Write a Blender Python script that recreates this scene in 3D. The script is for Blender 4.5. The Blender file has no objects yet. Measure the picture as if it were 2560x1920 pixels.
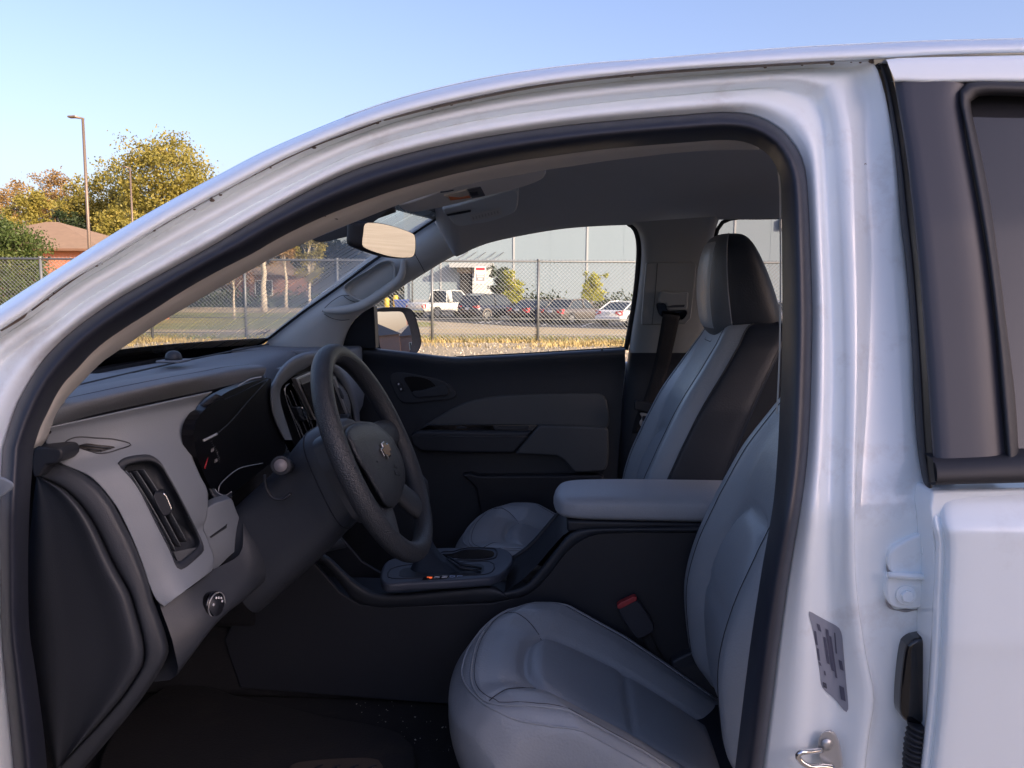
import bpy, bmesh, math, random
import numpy as np
from mathutils import Vector, Matrix
random.seed(7); rng = np.random.default_rng(7)
SC = bpy.context.scene
COL = SC.collection

# ------------------------------------------------------------------ camera
F_PX = 2200.0; YAW = math.radians(3.1); PITCH = math.atan(265/2200); ROLL = math.radians(0.3)
CAM = np.array([0.0, 0.0, 1.38])
_fw = np.array([-math.sin(YAW)*math.cos(PITCH), math.cos(YAW)*math.cos(PITCH), -math.sin(PITCH)])
_r0 = np.array([math.cos(YAW), math.sin(YAW), 0.0]); _u0 = np.cross(_r0, _fw)
_rt = _r0*math.cos(ROLL)+_u0*math.sin(ROLL); _up = _u0*math.cos(ROLL)-_r0*math.sin(ROLL)
cd = bpy.data.cameras.new('camera'); cam = bpy.data.objects.new('camera', cd); COL.objects.link(cam)
cd.sensor_width = 36.0; cd.lens = F_PX/2560*36; cd.clip_start = 0.05; cd.clip_end = 2000
M = Matrix.Identity(4)
for i in range(3):
    M[i][0] = _rt[i]; M[i][1] = _up[i]; M[i][2] = -_fw[i]; M[i][3] = CAM[i]
cam.matrix_world = M; SC.camera = cam

# ------------------------------------------------------------------ sky, sun, exposure
SUN_EL = math.radians(21); SUN_TRAVEL = Vector((-0.80, 0.60))      # the low sun stands behind on the right
sdir = Vector((SUN_TRAVEL.x*math.cos(SUN_EL), SUN_TRAVEL.y*math.cos(SUN_EL), -math.sin(SUN_EL))).normalized()
W = bpy.data.worlds.new('World'); SC.world = W; W.use_nodes = True
nt = W.node_tree; bg = nt.nodes['Background']
sky = nt.nodes.new('ShaderNodeTexSky'); sky.sky_type = 'NISHITA'; sky.sun_disc = False
sky.sun_elevation = SUN_EL; sky.sun_rotation = math.atan2(-sdir.x, -sdir.y)
sky.air_density = 1.0; sky.dust_density = 3.0; sky.ozone_density = 2.2; sky.altitude = 20
wb = nt.nodes.new('ShaderNodeMix'); wb.data_type = 'RGBA'; wb.blend_type = 'MULTIPLY'; wb.inputs[0].default_value = 1.0; wb.inputs[7].default_value = (1.02, .895, 1.01, 1)   # camera white balance, even over the whole sky
nt.links.new(sky.outputs[0], wb.inputs[6]); nt.links.new(wb.outputs[2], bg.inputs[0]); bg.inputs[1].default_value = 0.105
sl = bpy.data.lights.new('sun', 'SUN'); sl.energy = 2.7; sl.angle = math.radians(0.5); sl.color = (1.0, 0.80, 0.55)
so = bpy.data.objects.new('sun', sl); COL.objects.link(so); so.location = (8, -8, 12)
so.rotation_euler = (-sdir).to_track_quat('Z', 'Y').to_euler()
SC.view_settings.view_transform = 'Standard'; SC.view_settings.look = 'None'
SC.view_settings.exposure = 1.45; SC.view_settings.gamma = 1.0
SC.render.engine = 'CYCLES'
cy = SC.cycles
cy.use_denoising = True; cy.max_bounces = 8; cy.diffuse_bounces = 6; cy.glossy_bounces = 4
cy.transparent_max_bounces = 24; cy.transmission_bounces = 4; cy.sample_clamp_indirect = 6
cy.caustics_reflective = False; cy.caustics_refractive = False

# ------------------------------------------------------------------ pixel -> point helpers (photo pixels, 2560 x 1920)
def ray(px, py): return _fw*F_PX + _rt*(px-1280) - _up*(py-960)
def U(px, py, Y): d = ray(px, py); return Vector(CAM + d*(Y/d[1]))
def UX(px, py, X): d = ray(px, py); return Vector(CAM + d*(X/d[0]))
def UZ(px, py, Z): d = ray(px, py); return Vector(CAM + d*((Z-CAM[2])/d[2]))
def g_out(z): return 1.0 if z < 1.10 else 1.0 + 0.36*(z-1.10) + 0.10*max(0, z-1.45)
YMID = 1.945
def S(px, py, off):                                     # onto the driver's side of the body, off metres inboard
    Y = 1.1
    for _ in range(12): Y = g_out(U(px, py, Y).z) + off
    return U(px, py, Y)
def SP(px, py, off=0.0):                                # onto the passenger side, off metres inboard (towards the viewer)
    Y = 2.7
    for _ in range(12): Y = 2*YMID - g_out(U(px, py, Y).z) - off
    return U(px, py, Y)
def crop(x0, y0, s): return lambda *pts: [(x0+x*s, y0+y*s) for x, y in pts]
cV = crop(0, 0, 1.15732); cA = crop(0, 240, .36166); cB = crop(860, 460, .36166); cC = crop(60, 840, .36166)
cD = crop(640, 840, .36166); cE = crop(0, 1320, .52441); cF = crop(1060, 1200, .43398); cG = crop(1360, 560, .42194)
cH = crop(1900, 80, .72368); cI = crop(1900, 1200, .43393); cJ = crop(700, 300, .36166); cK = crop(900, 840, .36157)
cL = crop(200, 500, .36166); cM = crop(1000, 620, .28933); cN = crop(900, 1300, .36166); cO = crop(0, 640, .28933)
cP = crop(0, 1120, .28933); cQ = crop(1700, 80, .28933); cR = crop(1700, 500, .24111); cS = crop(700, 640, .14467)
cT = crop(660, 860, .14467); cU = crop(2300, 60, .24119); cW = crop(0, 1480, .26522)

# ------------------------------------------------------------------ curves
def cr(pts, n, closed=False):
    """Catmull-Rom through pts, resampled to n points evenly along the length"""
    P = np.array([tuple(p) for p in pts], float)
    m = len(P)
    if m == 2 and not closed:
        t = np.linspace(0, 1, n)[:, None]; return [Vector(v) for v in P[0]*(1-t)+P[1]*t] if P.shape[1] == 3 else [tuple(v) for v in P[0]*(1-t)+P[1]*t]
    if closed: Q = np.vstack([P[-1], P, P[0], P[1]]); segs = m
    else: Q = np.vstack([2*P[0]-P[1], P, 2*P[-1]-P[-2]]); segs = m-1
    out = []; K = max(8, 3*n//max(1, segs)+2)
    for i in range(segs):
        p0, p1, p2, p3 = Q[i], Q[i+1], Q[i+2], Q[i+3]
        d1 = max(np.linalg.norm(p1-p0), 1e-9)**.5; d2 = max(np.linalg.norm(p2-p1), 1e-9)**.5; d3 = max(np.linalg.norm(p3-p2), 1e-9)**.5
        m1 = ((p1-p0)/d1-(p2-p0)/(d1+d2)+(p2-p1)/d2)*d2; m2 = ((p2-p1)/d2-(p3-p1)/(d2+d3)+(p3-p2)/d3)*d2
        t = np.linspace(0, 1, K, endpoint=False)[:, None]
        out.append((2*t**3-3*t**2+1)*p1+(t**3-2*t**2+t)*m1+(-2*t**3+3*t**2)*p2+(t**3-t**2)*m2)
    out.append((Q[1] if closed else P[-1])[None, :])
    A = np.vstack(out); L = np.concatenate([[0], np.cumsum(np.linalg.norm(np.diff(A, axis=0), axis=1))])
    s = np.linspace(0, L[-1], n, endpoint=not closed)
    R = np.stack([np.interp(s, L, A[:, k]) for k in range(A.shape[1])], 1)
    return [Vector(v) for v in R] if P.shape[1] == 3 else [tuple(v) for v in R]
def cseg(segs, ns):
    """several curve pieces joined, each resampled to its own count (keeps stations in step between neighbour curves)"""
    out = []
    for k, (s, n) in enumerate(zip(segs, ns)):
        c = cr(s, n); out += c if k == 0 else c[1:]
    return out

# ------------------------------------------------------------------ objects
WL = {}
def tagged(o, label=None, cat=None, group=None, kind=None, category=None):
    cat = cat or category
    if label: o['label'] = label
    if cat: o['category'] = cat
    if group: o['group'] = group
    if kind: o['kind'] = kind
    return o
def thing(name, label, cat, loc=(0, 0, 0), group=None):
    o = bpy.data.objects.new(name, None); COL.objects.link(o); o.location = loc; o.empty_display_size = .2
    WL[o.name] = Vector(loc); return tagged(o, label, cat, group)
def obj(name, verts, faces, mat, parent=None, smooth=True, origin=None, **tags):
    """verts in world space; one mesh object, its origin at the middle of its bounds"""
    V = np.array([tuple(v) for v in verts], float)
    c = Vector((V.min(0)+V.max(0))/2) if origin is None else Vector(origin)
    me = bpy.data.meshes.new(name); me.from_pydata([tuple(v) for v in (V-np.array(c))], [], [tuple(int(i) for i in f) for f in faces]); me.validate()
    me.update()
    for m in (mat if isinstance(mat, (list, tuple)) else [mat]): me.materials.append(m)
    if smooth: me.polygons.foreach_set('use_smooth', [True]*len(me.polygons))
    o = bpy.data.objects.new(name, me); COL.objects.link(o); o.location = c; WL[o.name] = c.copy()
    if parent is not None:
        o.parent = parent; o.matrix_parent_inverse = Matrix.Translation(-WL[parent.name])
    return tagged(o, **tags)
def child(o, parent): o.parent = parent; o.matrix_parent_inverse = Matrix.Translation(-WL[parent.name]); return o
def mod(o, typ, **k):
    m = o.modifiers.new(typ.lower(), typ)
    for a, b in k.items(): setattr(m, a, b)
    return m
def bevel(o, w, seg=3, ang=35):
    mod(o, 'BEVEL', width=w, segments=seg, limit_method='ANGLE', angle_limit=math.radians(ang)); mod(o, 'WEIGHTED_NORMAL', keep_sharp=False, weight=80); return o
def solid(o, t, off=-1): mod(o, 'SOLIDIFY', thickness=t, offset=off); return o

def gridmesh(rows, closed=False):
    n = len(rows[0]); V = [p for r in rows for p in r]; Fc = []
    for i in range(len(rows)-1):
        for j in range(n if closed else n-1):
            a = i*n+j; b = i*n+(j+1) % n; Fc.append((a, b, b+n, a+n))
    return V, Fc
def across(rows, k, closed=False):
    """smooth extra rows between given rows"""
    if k <= 1: return rows
    A = np.array([[tuple(p) for p in r] for r in rows], float)
    Q = np.concatenate([[2*A[0]-A[1]], A, [2*A[-1]-A[-2]]]); out = []
    for i in range(len(rows)-1):
        p0, p1, p2, p3 = Q[i], Q[i+1], Q[i+2], Q[i+3]
        for t in np.linspace(0, 1, k, endpoint=False):
            out.append(.5*((2*p1)+(-p0+p2)*t+(2*p0-5*p1+4*p2-p3)*t*t+(-p0+3*p1-3*p2+p3)*t**3))
    out.append(A[-1]); return [[Vector(p) for p in r] for r in out]
def loft(name, rows, mat, parent=None, k=4, thick=0, closed=False, **tags):
    V, Fc = gridmesh(across(rows, k), closed); o = obj(name, V, Fc, mat, parent, **tags)
    if thick: solid(o, thick, tags.get('off', 0) if False else 0)
    return o
def tube_vf(path, r, n=8, closed=False, flat=1.0, upv=None):
    P = [Vector(p) for p in path]; m = len(P); V = []; Fc = []
    rr = r if isinstance(r, (list, tuple, np.ndarray)) else [r]*m
    T = [(P[(i+1) % m if closed else min(i+1, m-1)]-P[(i-1) % m if closed else max(i-1, 0)]).normalized() for i in range(m)]
    u = Vector(upv) if upv else (Vector((0, 0, 1)) if abs(T[0].z) < .9 else Vector((1, 0, 0)))
    u = (u-T[0]*u.dot(T[0])).normalized()
    for i in range(m):
        if upv: u = Vector(upv)
        u = (u-T[i]*u.dot(T[i])).normalized(); w = T[i].cross(u)
        for j in range(n):
            a = 2*math.pi*j/n; V.append(P[i]+u*(math.cos(a)*rr[i])+w*(math.sin(a)*rr[i]*flat))
    for i in range(m if closed else m-1):
        for j in range(n):
            a = i*n+j; b = i*n+(j+1) % n; c = ((i+1) % m)*n; Fc.append((a, b, c+(j+1) % n, c+j))
    if not closed: Fc.append(tuple(range(n-1, -1, -1))); Fc.append(tuple(range((m-1)*n, m*n)))
    return V, Fc
def tube(name, path, r, mat, parent=None, n=8, closed=False, flat=1.0, upv=None, **tags):
    V, Fc = tube_vf(path, r, n, closed, flat, upv); return obj(name, V, Fc, mat, parent, **tags)
def slab_vf(front, depth):
    """front: closed outline (3D), depth: vector to the back"""
    n = len(front); d = Vector(depth); V = [Vector(p) for p in front]+[Vector(p)+d for p in front]
    Fc = [tuple(range(n)), tuple(range(2*n-1, n-1, -1))]+[(i, n+i, n+(i+1) % n, (i+1) % n) for i in range(n)]
    return V, Fc
def slab(name, front, depth, mat, parent=None, bev=0.003, seg=3, ang=35, **tags):
    V, Fc = slab_vf(front, depth); o = obj(name, V, Fc, mat, parent, smooth=bev > 0, **tags)
    bm = bmesh.new(); bm.from_mesh(o.data); bmesh.ops.recalc_face_normals(bm, faces=bm.faces); bm.to_mesh(o.data); bm.free()
    if bev: bevel(o, bev, seg, ang)
    return o
def box_vf(x0, x1, y0, y1, z0, z1):
    V = [(x, y, z) for z in (z0, z1) for y in (y0, y1) for x in (x0, x1)]
    return V, [(0, 2, 3, 1), (4, 5, 7, 6), (0, 1, 5, 4), (2, 6, 7, 3), (0, 4, 6, 2), (1, 3, 7, 5)]
def box(name, b, mat, parent=None, bev=0.0, **tags):
    V, Fc = box_vf(*b); o = obj(name, V, Fc, mat, parent, smooth=bev > 0, **tags)
    if bev: bevel(o, bev)
    return o
class Bag:
    """collects several pieces of ONE part into a single mesh"""
    def __init__(s): s.V = []; s.F = []
    def add(s, vf): k = len(s.V); s.V += [Vector(v) for v in vf[0]]; s.F += [tuple(i+k for i in f) for f in vf[1]]; return s
    def xf(s, vf, mtx): return s.add(([mtx @ Vector(v) for v in vf[0]], vf[1]))
    def build(s, name, mat, parent=None, smooth=False, **tags): return obj(name, s.V, s.F, mat, parent, smooth=smooth, **tags)
def dome_vf(path_rings):
    V, Fc = gridmesh(path_rings, True); n = len(path_rings[0])
    Fc.append(tuple(range(n-1, -1, -1))); Fc.append(tuple(range(len(V)-n, len(V)))); return V, Fc
def disc_vf(c, axis, r, h, n=20):
    ax = Vector(axis).normalized(); u = ax.orthogonal().normalized(); w = ax.cross(u); c = Vector(c)
    f = [c+u*(r*math.cos(2*math.pi*i/n))+w*(r*math.sin(2*math.pi*i/n)) for i in range(n)]
    return slab_vf(f, ax*h)

from mathutils.bvhtree import BVHTree
class Hit:
    """look a surface up by photo pixel: the ray's first hit, moved towards the viewer by lift"""
    def __init__(s, V, Fc): s.t = BVHTree.FromPolygons([Vector(v) for v in V], [tuple(f) for f in Fc])
    def at(s, px, py, lift=0.0):
        d = Vector(ray(px, py)).normalized(); h = s.t.ray_cast(Vector(CAM), d)[0]
        if h is None: h = s.t.find_nearest(U(px, py, 1.3))[0]
        return h-d*lift
# ------------------------------------------------------------------ materials
MATS = {}
def mat(name, col, rough=.5, var=.12, vs=6.0, bump=0.0, bs=120.0, metal=0.0, coat=0.0, spec=.5, dirt=None, emit=None, bump2=None):
    """procedural: noise-broken colour, roughness and fine relief"""
    if name in MATS: return MATS[name]
    m = bpy.data.materials.new(name); m.use_nodes = True; N = m.node_tree.nodes; L = m.node_tree.links
    b = N['Principled BSDF']; tc = N.new('ShaderNodeTexCoord')
    n1 = N.new('ShaderNodeTexNoise'); n1.inputs['Scale'].default_value = vs; n1.inputs['Detail'].default_value = 6; n1.inputs['Roughness'].default_value = .6
    L.new(tc.outputs['Object'], n1.inputs['Vector'])
    mx = N.new('ShaderNodeMix'); mx.data_type = 'RGBA'
    mx.inputs[6].default_value = [max(0, c*(1-var)) for c in col]+[1]; mx.inputs[7].default_value = [min(1, c*(1+var)) for c in col]+[1]
    L.new(n1.outputs['Fac'], mx.inputs[0]); out = mx.outputs[2]
    if dirt:                                                # (colour, amount, scale): grime spots with a shape of their own
        n2 = N.new('ShaderNodeTexNoise'); n2.inputs['Scale'].default_value = dirt[2]; n2.inputs['Detail'].default_value = 8; n2.inputs['Roughness'].default_value = .7
        L.new(tc.outputs['Object'], n2.inputs['Vector'])
        rp = N.new('ShaderNodeMapRange'); rp.inputs[1].default_value = .56; rp.inputs[2].default_value = .74; rp.inputs[4].default_value = dirt[1]
        L.new(n2.outputs['Fac'], rp.inputs[0]); m2 = N.new('ShaderNodeMix'); m2.data_type = 'RGBA'
        L.new(rp.outputs[0], m2.inputs[0]); L.new(out, m2.inputs[6]); m2.inputs[7].default_value = list(dirt[0])+[1]; out = m2.outputs[2]
    L.new(out, b.inputs['Base Color'])
    r = N.new('ShaderNodeMapRange'); sprd = min(.08, rough*.3); r.inputs[3].default_value = max(.0, rough-sprd); r.inputs[4].default_value = min(1, rough+sprd)
    L.new(n1.outputs['Fac'], r.inputs[0]); L.new(r.outputs[0], b.inputs['Roughness'])
    b.inputs['Metallic'].default_value = metal; b.inputs['Specular IOR Level'].default_value = spec
    if coat: b.inputs['Coat Weight'].default_value = coat; b.inputs['Coat Roughness'].default_value = .06
    if bump:
        n3 = N.new('ShaderNodeTexNoise'); n3.inputs['Scale'].default_value = bs; n3.inputs['Detail'].default_value = 3
        L.new(tc.outputs['Object'], n3.inputs['Vector']); bp = N.new('ShaderNodeBump'); bp.inputs['Strength'].default_value = bump; bp.inputs['Distance'].default_value = .002
        L.new(n3.outputs['Fac'], bp.inputs['Height']); L.new(bp.outputs[0], b.inputs['Normal'])
        if bump2:                                           # broad creases under the fine grain
            n4 = N.new('ShaderNodeTexNoise'); n4.inputs['Scale'].default_value = bump2[0]; n4.inputs['Detail'].default_value = 5; n4.inputs['Distortion'].default_value = 1.2
            L.new(tc.outputs['Object'], n4.inputs['Vector']); b4 = N.new('ShaderNodeBump'); b4.inputs['Strength'].default_value = bump2[1]; b4.inputs['Distance'].default_value = bump2[2]
            L.new(n4.outputs['Fac'], b4.inputs['Height']); L.new(b4.outputs[0], bp.inputs['Normal'])
    if emit: b.inputs['Emission Color'].default_value = list(emit[0])+[1]; b.inputs['Emission Strength'].default_value = emit[1]
    MATS[name] = m; return m
def glass(name, tint=(.96, .98, .98), refl=1.0, rough=0.0, film=0.0, streaks=False):
    m = bpy.data.materials.new(name); m.use_nodes = True; N = m.node_tree.nodes; L = m.node_tree.links
    N.remove(N['Principled BSDF']); out = N['Material Output']
    tr = N.new('ShaderNodeBsdfTransparent'); tr.inputs[0].default_value = list(tint)+[1]
    gl = N.new('ShaderNodeBsdfGlossy'); gl.inputs['Roughness'].default_value = rough
    lw = N.new('ShaderNodeLayerWeight'); lw.inputs[0].default_value = .5; pw = N.new('ShaderNodeMath'); pw.operation = 'POWER'; pw.inputs[1].default_value = 5; L.new(lw.outputs['Facing'], pw.inputs[0])
    ml = N.new('ShaderNodeMath'); ml.operation = 'MULTIPLY_ADD'; ml.inputs[1].default_value = .96; ml.inputs[2].default_value = .04; L.new(pw.outputs[0], ml.inputs[0])
    mm = N.new('ShaderNodeMath'); mm.operation = 'MULTIPLY'; mm.inputs[1].default_value = refl; L.new(ml.outputs[0], mm.inputs[0])
    mx = N.new('ShaderNodeMixShader'); L.new(mm.outputs[0], mx.inputs[0]); L.new(tr.outputs[0], mx.inputs[1]); L.new(gl.outputs[0], mx.inputs[2]); res = mx
    if film or streaks:                                     # dust film; dew runs with their own shape
        tl = N.new('ShaderNodeBsdfTranslucent'); tl.inputs[0].default_value = (.75, .75, .7, 1)
        df = N.new('ShaderNodeBsdfDiffuse'); df.inputs[0].default_value = (.6, .6, .57, 1)
        ad = N.new('ShaderNodeMixShader'); ad.inputs[0].default_value = .5; L.new(tl.outputs[0], ad.inputs[1]); L.new(df.outputs[0], ad.inputs[2])
        m2 = N.new('ShaderNodeMixShader'); m2.inputs[0].default_value = film; L.new(mx.outputs[0], m2.inputs[1]); L.new(ad.outputs[0], m2.inputs[2]); res = m2
        if streaks: m['film_socket'] = 1; N['Material Output'].label = 'out'; m2.label = 'film'
    L.new(res.outputs[0], out.inputs[0]); MATS[name] = m; return m

m_white = mat('white_car_paint', (.80, .86, .895), .14, .03, 3, bump=.0, coat=.6, dirt=((.50, .47, .45), .22, 9))
m_jamb = mat('white_jamb_paint', (.80, .86, .895), .20, .035, 4, coat=.6, dirt=((.48, .44, .41), .42, 11))
m_seal = mat('black_rubber_seal', (.017, .020, .032), .48, .2, 10, bump=.1, bs=300)
m_rubber = mat('black_rubber', (.018, .018, .022), .55, .2, 10)
m_dark = mat('charcoal_hard_plastic', (.031, .036, .046), .50, .15, 8, bump=.15, bs=500)
m_darker = mat('black_hard_plastic', (.017, .020, .028), .5, .15, 8, bump=.1, bs=500)
m_pad = mat('soft_dash_pad', (.16, .175, .20), .58, .10, 8, bump=.3, bs=450, dirt=((.09, .09, .10), .25, 5))
m_grey = mat('grey_dash_plastic', (.185, .208, .24), .48, .05, 5, bump=.12, bs=500)
m_trim = mat('warm_grey_trim', (.50, .48, .45), .6, .05, 5, bump=.12, bs=400)
m_pillar = mat('grey_pillar_trim', (.50, .53, .54), .55, .04, 5, bump=.1, bs=400)
m_head = mat('grey_headliner', (.40, .41, .42), .95, .08, 6, bump=.4, bs=700)
m_leather = mat('grey_leatherette', (.335, .355, .38), .34, .10, 4, bump=.4, bs=240, bump2=(7, .10, .010))
m_leatherd = mat('charcoal_leatherette', (.013, .019, .031), .5, .12, 6, bump=.25, bs=260)
m_thread = mat('dark_thread', (.03, .03, .035), .7)
m_threadl = mat('light_thread', (.30, .31, .34), .7)
m_wheel = mat('black_grained_leather', (.023, .027, .034), .40, .15, 12, bump=.9, bs=420)
m_carpet = mat('black_carpet', (.014, .015, .019), .95, .4, 60, bump=1.0, bs=900, dirt=((.05, .045, .04), .4, 30))
m_gloss = mat('piano_black', (.004, .004, .006), .10, .1, 5, coat=.5)
m_chrome = mat('bright_chrome', (.75, .75, .76), .12, .03, 5, metal=1.0)
m_silver = mat('silver_plastic', (.50, .50, .50), .35, .05, 5, metal=.6)
m_mirror = mat('mirror_silver', (.86, .87, .86), .004, .01, 3, metal=1.0)
m_red = mat('red_plastic', (.42, .045, .05), .45, .1, 8)
m_belt = mat('black_webbing', (.014, .014, .017), .8, .2, 200, bump=.8, bs=900)
m_paper = mat('paper_label', (.52, .52, .50), .7, .05, 20)
m_ink = mat('grey_ink', (.06, .06, .08), .7)
m_wink = mat('white_ink', (.75, .75, .78), .6)
m_cblack = mat('gauge_black', (.004, .004, .006), .35, .1, 5, spec=.25)
# ================================================================== the place around the truck
EF = Vector((-math.sin(YAW), math.cos(YAW), 0)); ER = Vector((math.cos(YAW), math.sin(YAW), 0))
def zprof(d): return float(np.interp(d, [-400, 20.5, 24, 30, 40, 50, 900], [0, 0, -.12, -.6, -1.1, -1.33, -1.33]))
def G(px, d, z=None):
    """ground point d metres ahead that shows at photo column px"""
    p = EF*d + ER*((px-1280)/F_PX*d*1.0); p.z = zprof(d) if z is None else z; return p
def GX(x, d, z=None): p = EF*d+ER*x; p.z = zprof(d) if z is None else z; return p
def ground_mat(name, c1, c2, c3, s1, s2, bump, rough=.9):
    m = bpy.data.materials.new(name); m.use_nodes = True; N = m.node_tree.nodes; L = m.node_tree.links; b = N['Principled BSDF']
    tc = N.new('ShaderNodeTexCoord'); a = N.new('ShaderNodeTexNoise'); a.inputs['Scale'].default_value = s1; a.inputs['Detail'].default_value = 8
    v = N.new('ShaderNodeTexVoronoi'); v.inputs['Scale'].default_value = s2; q = N.new('ShaderNodeTexNoise'); q.inputs['Scale'].default_value = s2*3; q.inputs['Detail'].default_value = 4
    for n in (a, v, q): L.new(tc.outputs['Object'], n.inputs['Vector'])
    r = N.new('ShaderNodeValToRGB'); r.color_ramp.elements[0].position = .35; r.color_ramp.elements[1].position = .65
    r.color_ramp.elements[0].color = (*c1, 1); r.color_ramp.elements[1].color = (*c2, 1); L.new(a.outputs['Fac'], r.inputs[0])
    mx = N.new('ShaderNodeMix'); mx.data_type = 'RGBA'; L.new(r.outputs[0], mx.inputs[6]); mx.inputs[7].default_value = (*c3, 1)
    k = N.new('ShaderNodeMapRange'); k.inputs[1].default_value = .45; k.inputs[2].default_value = .75; k.inputs[4].default_value = .6; L.new(q.outputs['Fac'], k.inputs[0]); L.new(k.outputs[0], mx.inputs[0])
    L.new(mx.outputs[2], b.inputs['Base Color']); b.inputs['Roughness'].default_value = rough
    bp = N.new('ShaderNodeBump'); bp.inputs['Strength'].default_value = bump; bp.inputs['Distance'].default_value = .03
    L.new(v.outputs['Distance'], bp.inputs['Height']); L.new(bp.outputs[0], b.inputs['Normal']); MATS[name] = m; return m
m_gravel = ground_mat('gravel', (.44, .355, .23), (.54, .445, .30), (.33, .26, .165), .35, 22, .8)
m_road = ground_mat('sun_bleached_asphalt', (.46, .35, .19), (.52, .405, .235), (.39, .295, .165), .12, 40, .2)
m_lot = ground_mat('dark_asphalt', (.045, .048, .055), (.065, .066, .07), (.09, .085, .08), .2, 40, .2)
m_lawn = ground_mat('mown_grass', (.20, .22, .055), (.31, .29, .085), (.36, .29, .11), .3, 12, .8)
m_scrub = ground_mat('scrub_ground', (.12, .11, .05), (.20, .17, .08), (.09, .10, .04), .1, 4, .6)

def sheet(name, xs, ds, m, lift, kind='structure'):
    V = [GX(x, d, zprof(d)+lift) for d in ds for x in xs]; n = len(xs)
    Fc = [(i*n+j, i*n+j+1, (i+1)*n+j+1, (i+1)*n+j) for i in range(len(ds)-1) for j in range(n-1)]
    return obj(name, V, Fc, m, smooth=False, kind=kind)
sheet('ground', [-700, -200, -60, -20, 0, 20, 60, 200, 700], [-300, -40, 0, 12, 20.5, 24, 30, 40, 50, 80, 160, 900], m_gravel, 0)
sheet('scrub', [-690, -90, -30, 90, 690], [84, 130, 300, 880], m_scrub, .006)
def strip(name, pts, m, lift):
    """quad strip between matched near and far ground points (px, d_near, d_far)"""
    V = []; Fc = []
    k = 10
    for px, a, b in pts:
        for i in range(k+1):
            d = a+(b-a)*i/k; V.append(G(px, d, zprof(d)+lift))
    n = k+1
    for j in range(len(pts)-1):
        for i in range(k): Fc.append((j*n+i, (j+1)*n+i, (j+1)*n+i+1, j*n+i+1))
    return obj(name, V, Fc, m, smooth=False, kind='structure')
strip('road', [(-1600, 21.6, 41), (0, 21.6, 41), (900, 21.6, 43), (1300, 21.6, 46.5), (1600, 21.6, 44.5), (2400, 21.6, 41), (4000, 21.6, 36)], m_road, .004)
strip('parking_lot', [(980, 58, 86), (1034, 56.5, 86), (1345, 48.5, 76), (1565, 45.5, 75), (2000, 41.5, 74), (3200, 34, 70)], m_lot, .010)
strip('grass_verge', [(-400, 41.5, 66), (300, 41.5, 66), (560, 42, 66), (760, 43.5, 66), (840, 47, 64), (900, 52, 61)], m_lawn, .014)
strip('grass_island', [(1022, 50.4, 51.2), (1040, 48.2, 53.5), (1062, 47.6, 54), (1080, 49, 52.5), (1090, 50.5, 51.2)], m_lawn, .014)
strip('side_street', [(-400, 66.5, 76), (300, 66.5, 76), (700, 66.5, 75), (980, 66, 74)], m_road, .016)
m_paint = mat('white_road_paint', (.55, .55, .52), .8)
for k, px in enumerate((1188, 1204, 1225, 1350, 1452)):
    a, b = G(px, 51.5-.6*k), G(px+34, 57.5-.6*k); w = ER*.06
    obj('parking_line', [p+Vector((0, 0, .014)) for p in (a-w, a+w, b+w, b-w)], [(0, 1, 2, 3)], m_paint, smooth=False, kind='structure')

# ------------------------------------------------------------------ dry grass along the fence, loose stones
def tufts(name, n, dfun, h0, h1, m, lab):
    V = []; Fc = []
    for _ in range(n):
        x, d = dfun(); p = GX(x, d, zprof(d)); h = random.uniform(h0, h1); a = random.uniform(0, 6.28); w = random.uniform(.006, .016)
        t = Vector((random.gauss(0, .35)*h, random.gauss(0, .35)*h, h)); s = Vector((math.cos(a)*w, math.sin(a)*w, 0))
        k = len(V); V += [p-s, p+s, p+t*.6+s*.7, p+t]; Fc += [(k, k+1, k+2), (k, k+2, k+3)]
    return obj(name, V, Fc, m, smooth=False, kind='stuff', label=lab, category='grass')
m_dry = mat('dry_grass', (.46, .35, .15), .8, .5, 1.2)
m_dry2 = mat('green_grass', (.22, .24, .06), .8, .5, 1.0)
from mathutils import noise as mnoise
def fd():
    while True:
        x = random.uniform(-12, 9); d = 18.9+random.gauss(0, .75); k = mnoise.noise(Vector((x*.55, d*.9, 0)))
        if d < 20.4 and k > -.12+.35*max(0, 18.6-d)+random.uniform(-.25, .1): return x, d
tufts('dry_grass', 22000, fd, .015, .11, m_dry, 'dry yellow grass growing along the foot of the chain-link fence')
tufts('green_weeds', 6000, lambda: (random.uniform(-12, 9), 19.6+random.gauss(0, .35)), .03, .13, m_dry2, 'low green weeds among the dry grass under the chain-link fence')
B = Bag()
for _ in range(5000):
    d = random.uniform(11.5, 18.8); x = random.uniform(-9, 7); r = random.uniform(.012, .04); p = GX(x, d, 0)
    o = [Vector((random.gauss(0, 1), random.gauss(0, 1), random.gauss(0, .7))).normalized()*r*random.uniform(.7, 1.2) for _ in range(4)]
    B.add(([p+o[0], p+o[1], p+o[2], p+Vector((0, 0, r))], [(0, 1, 2), (0, 1, 3), (1, 2, 3), (2, 0, 3)]))
B.build('loose_gravel', mat('gravel_stone', (.50, .44, .36), .9, .4, .8), kind='stuff', label='loose pale gravel stones scattered in front of the fence', category='gravel')

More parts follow.
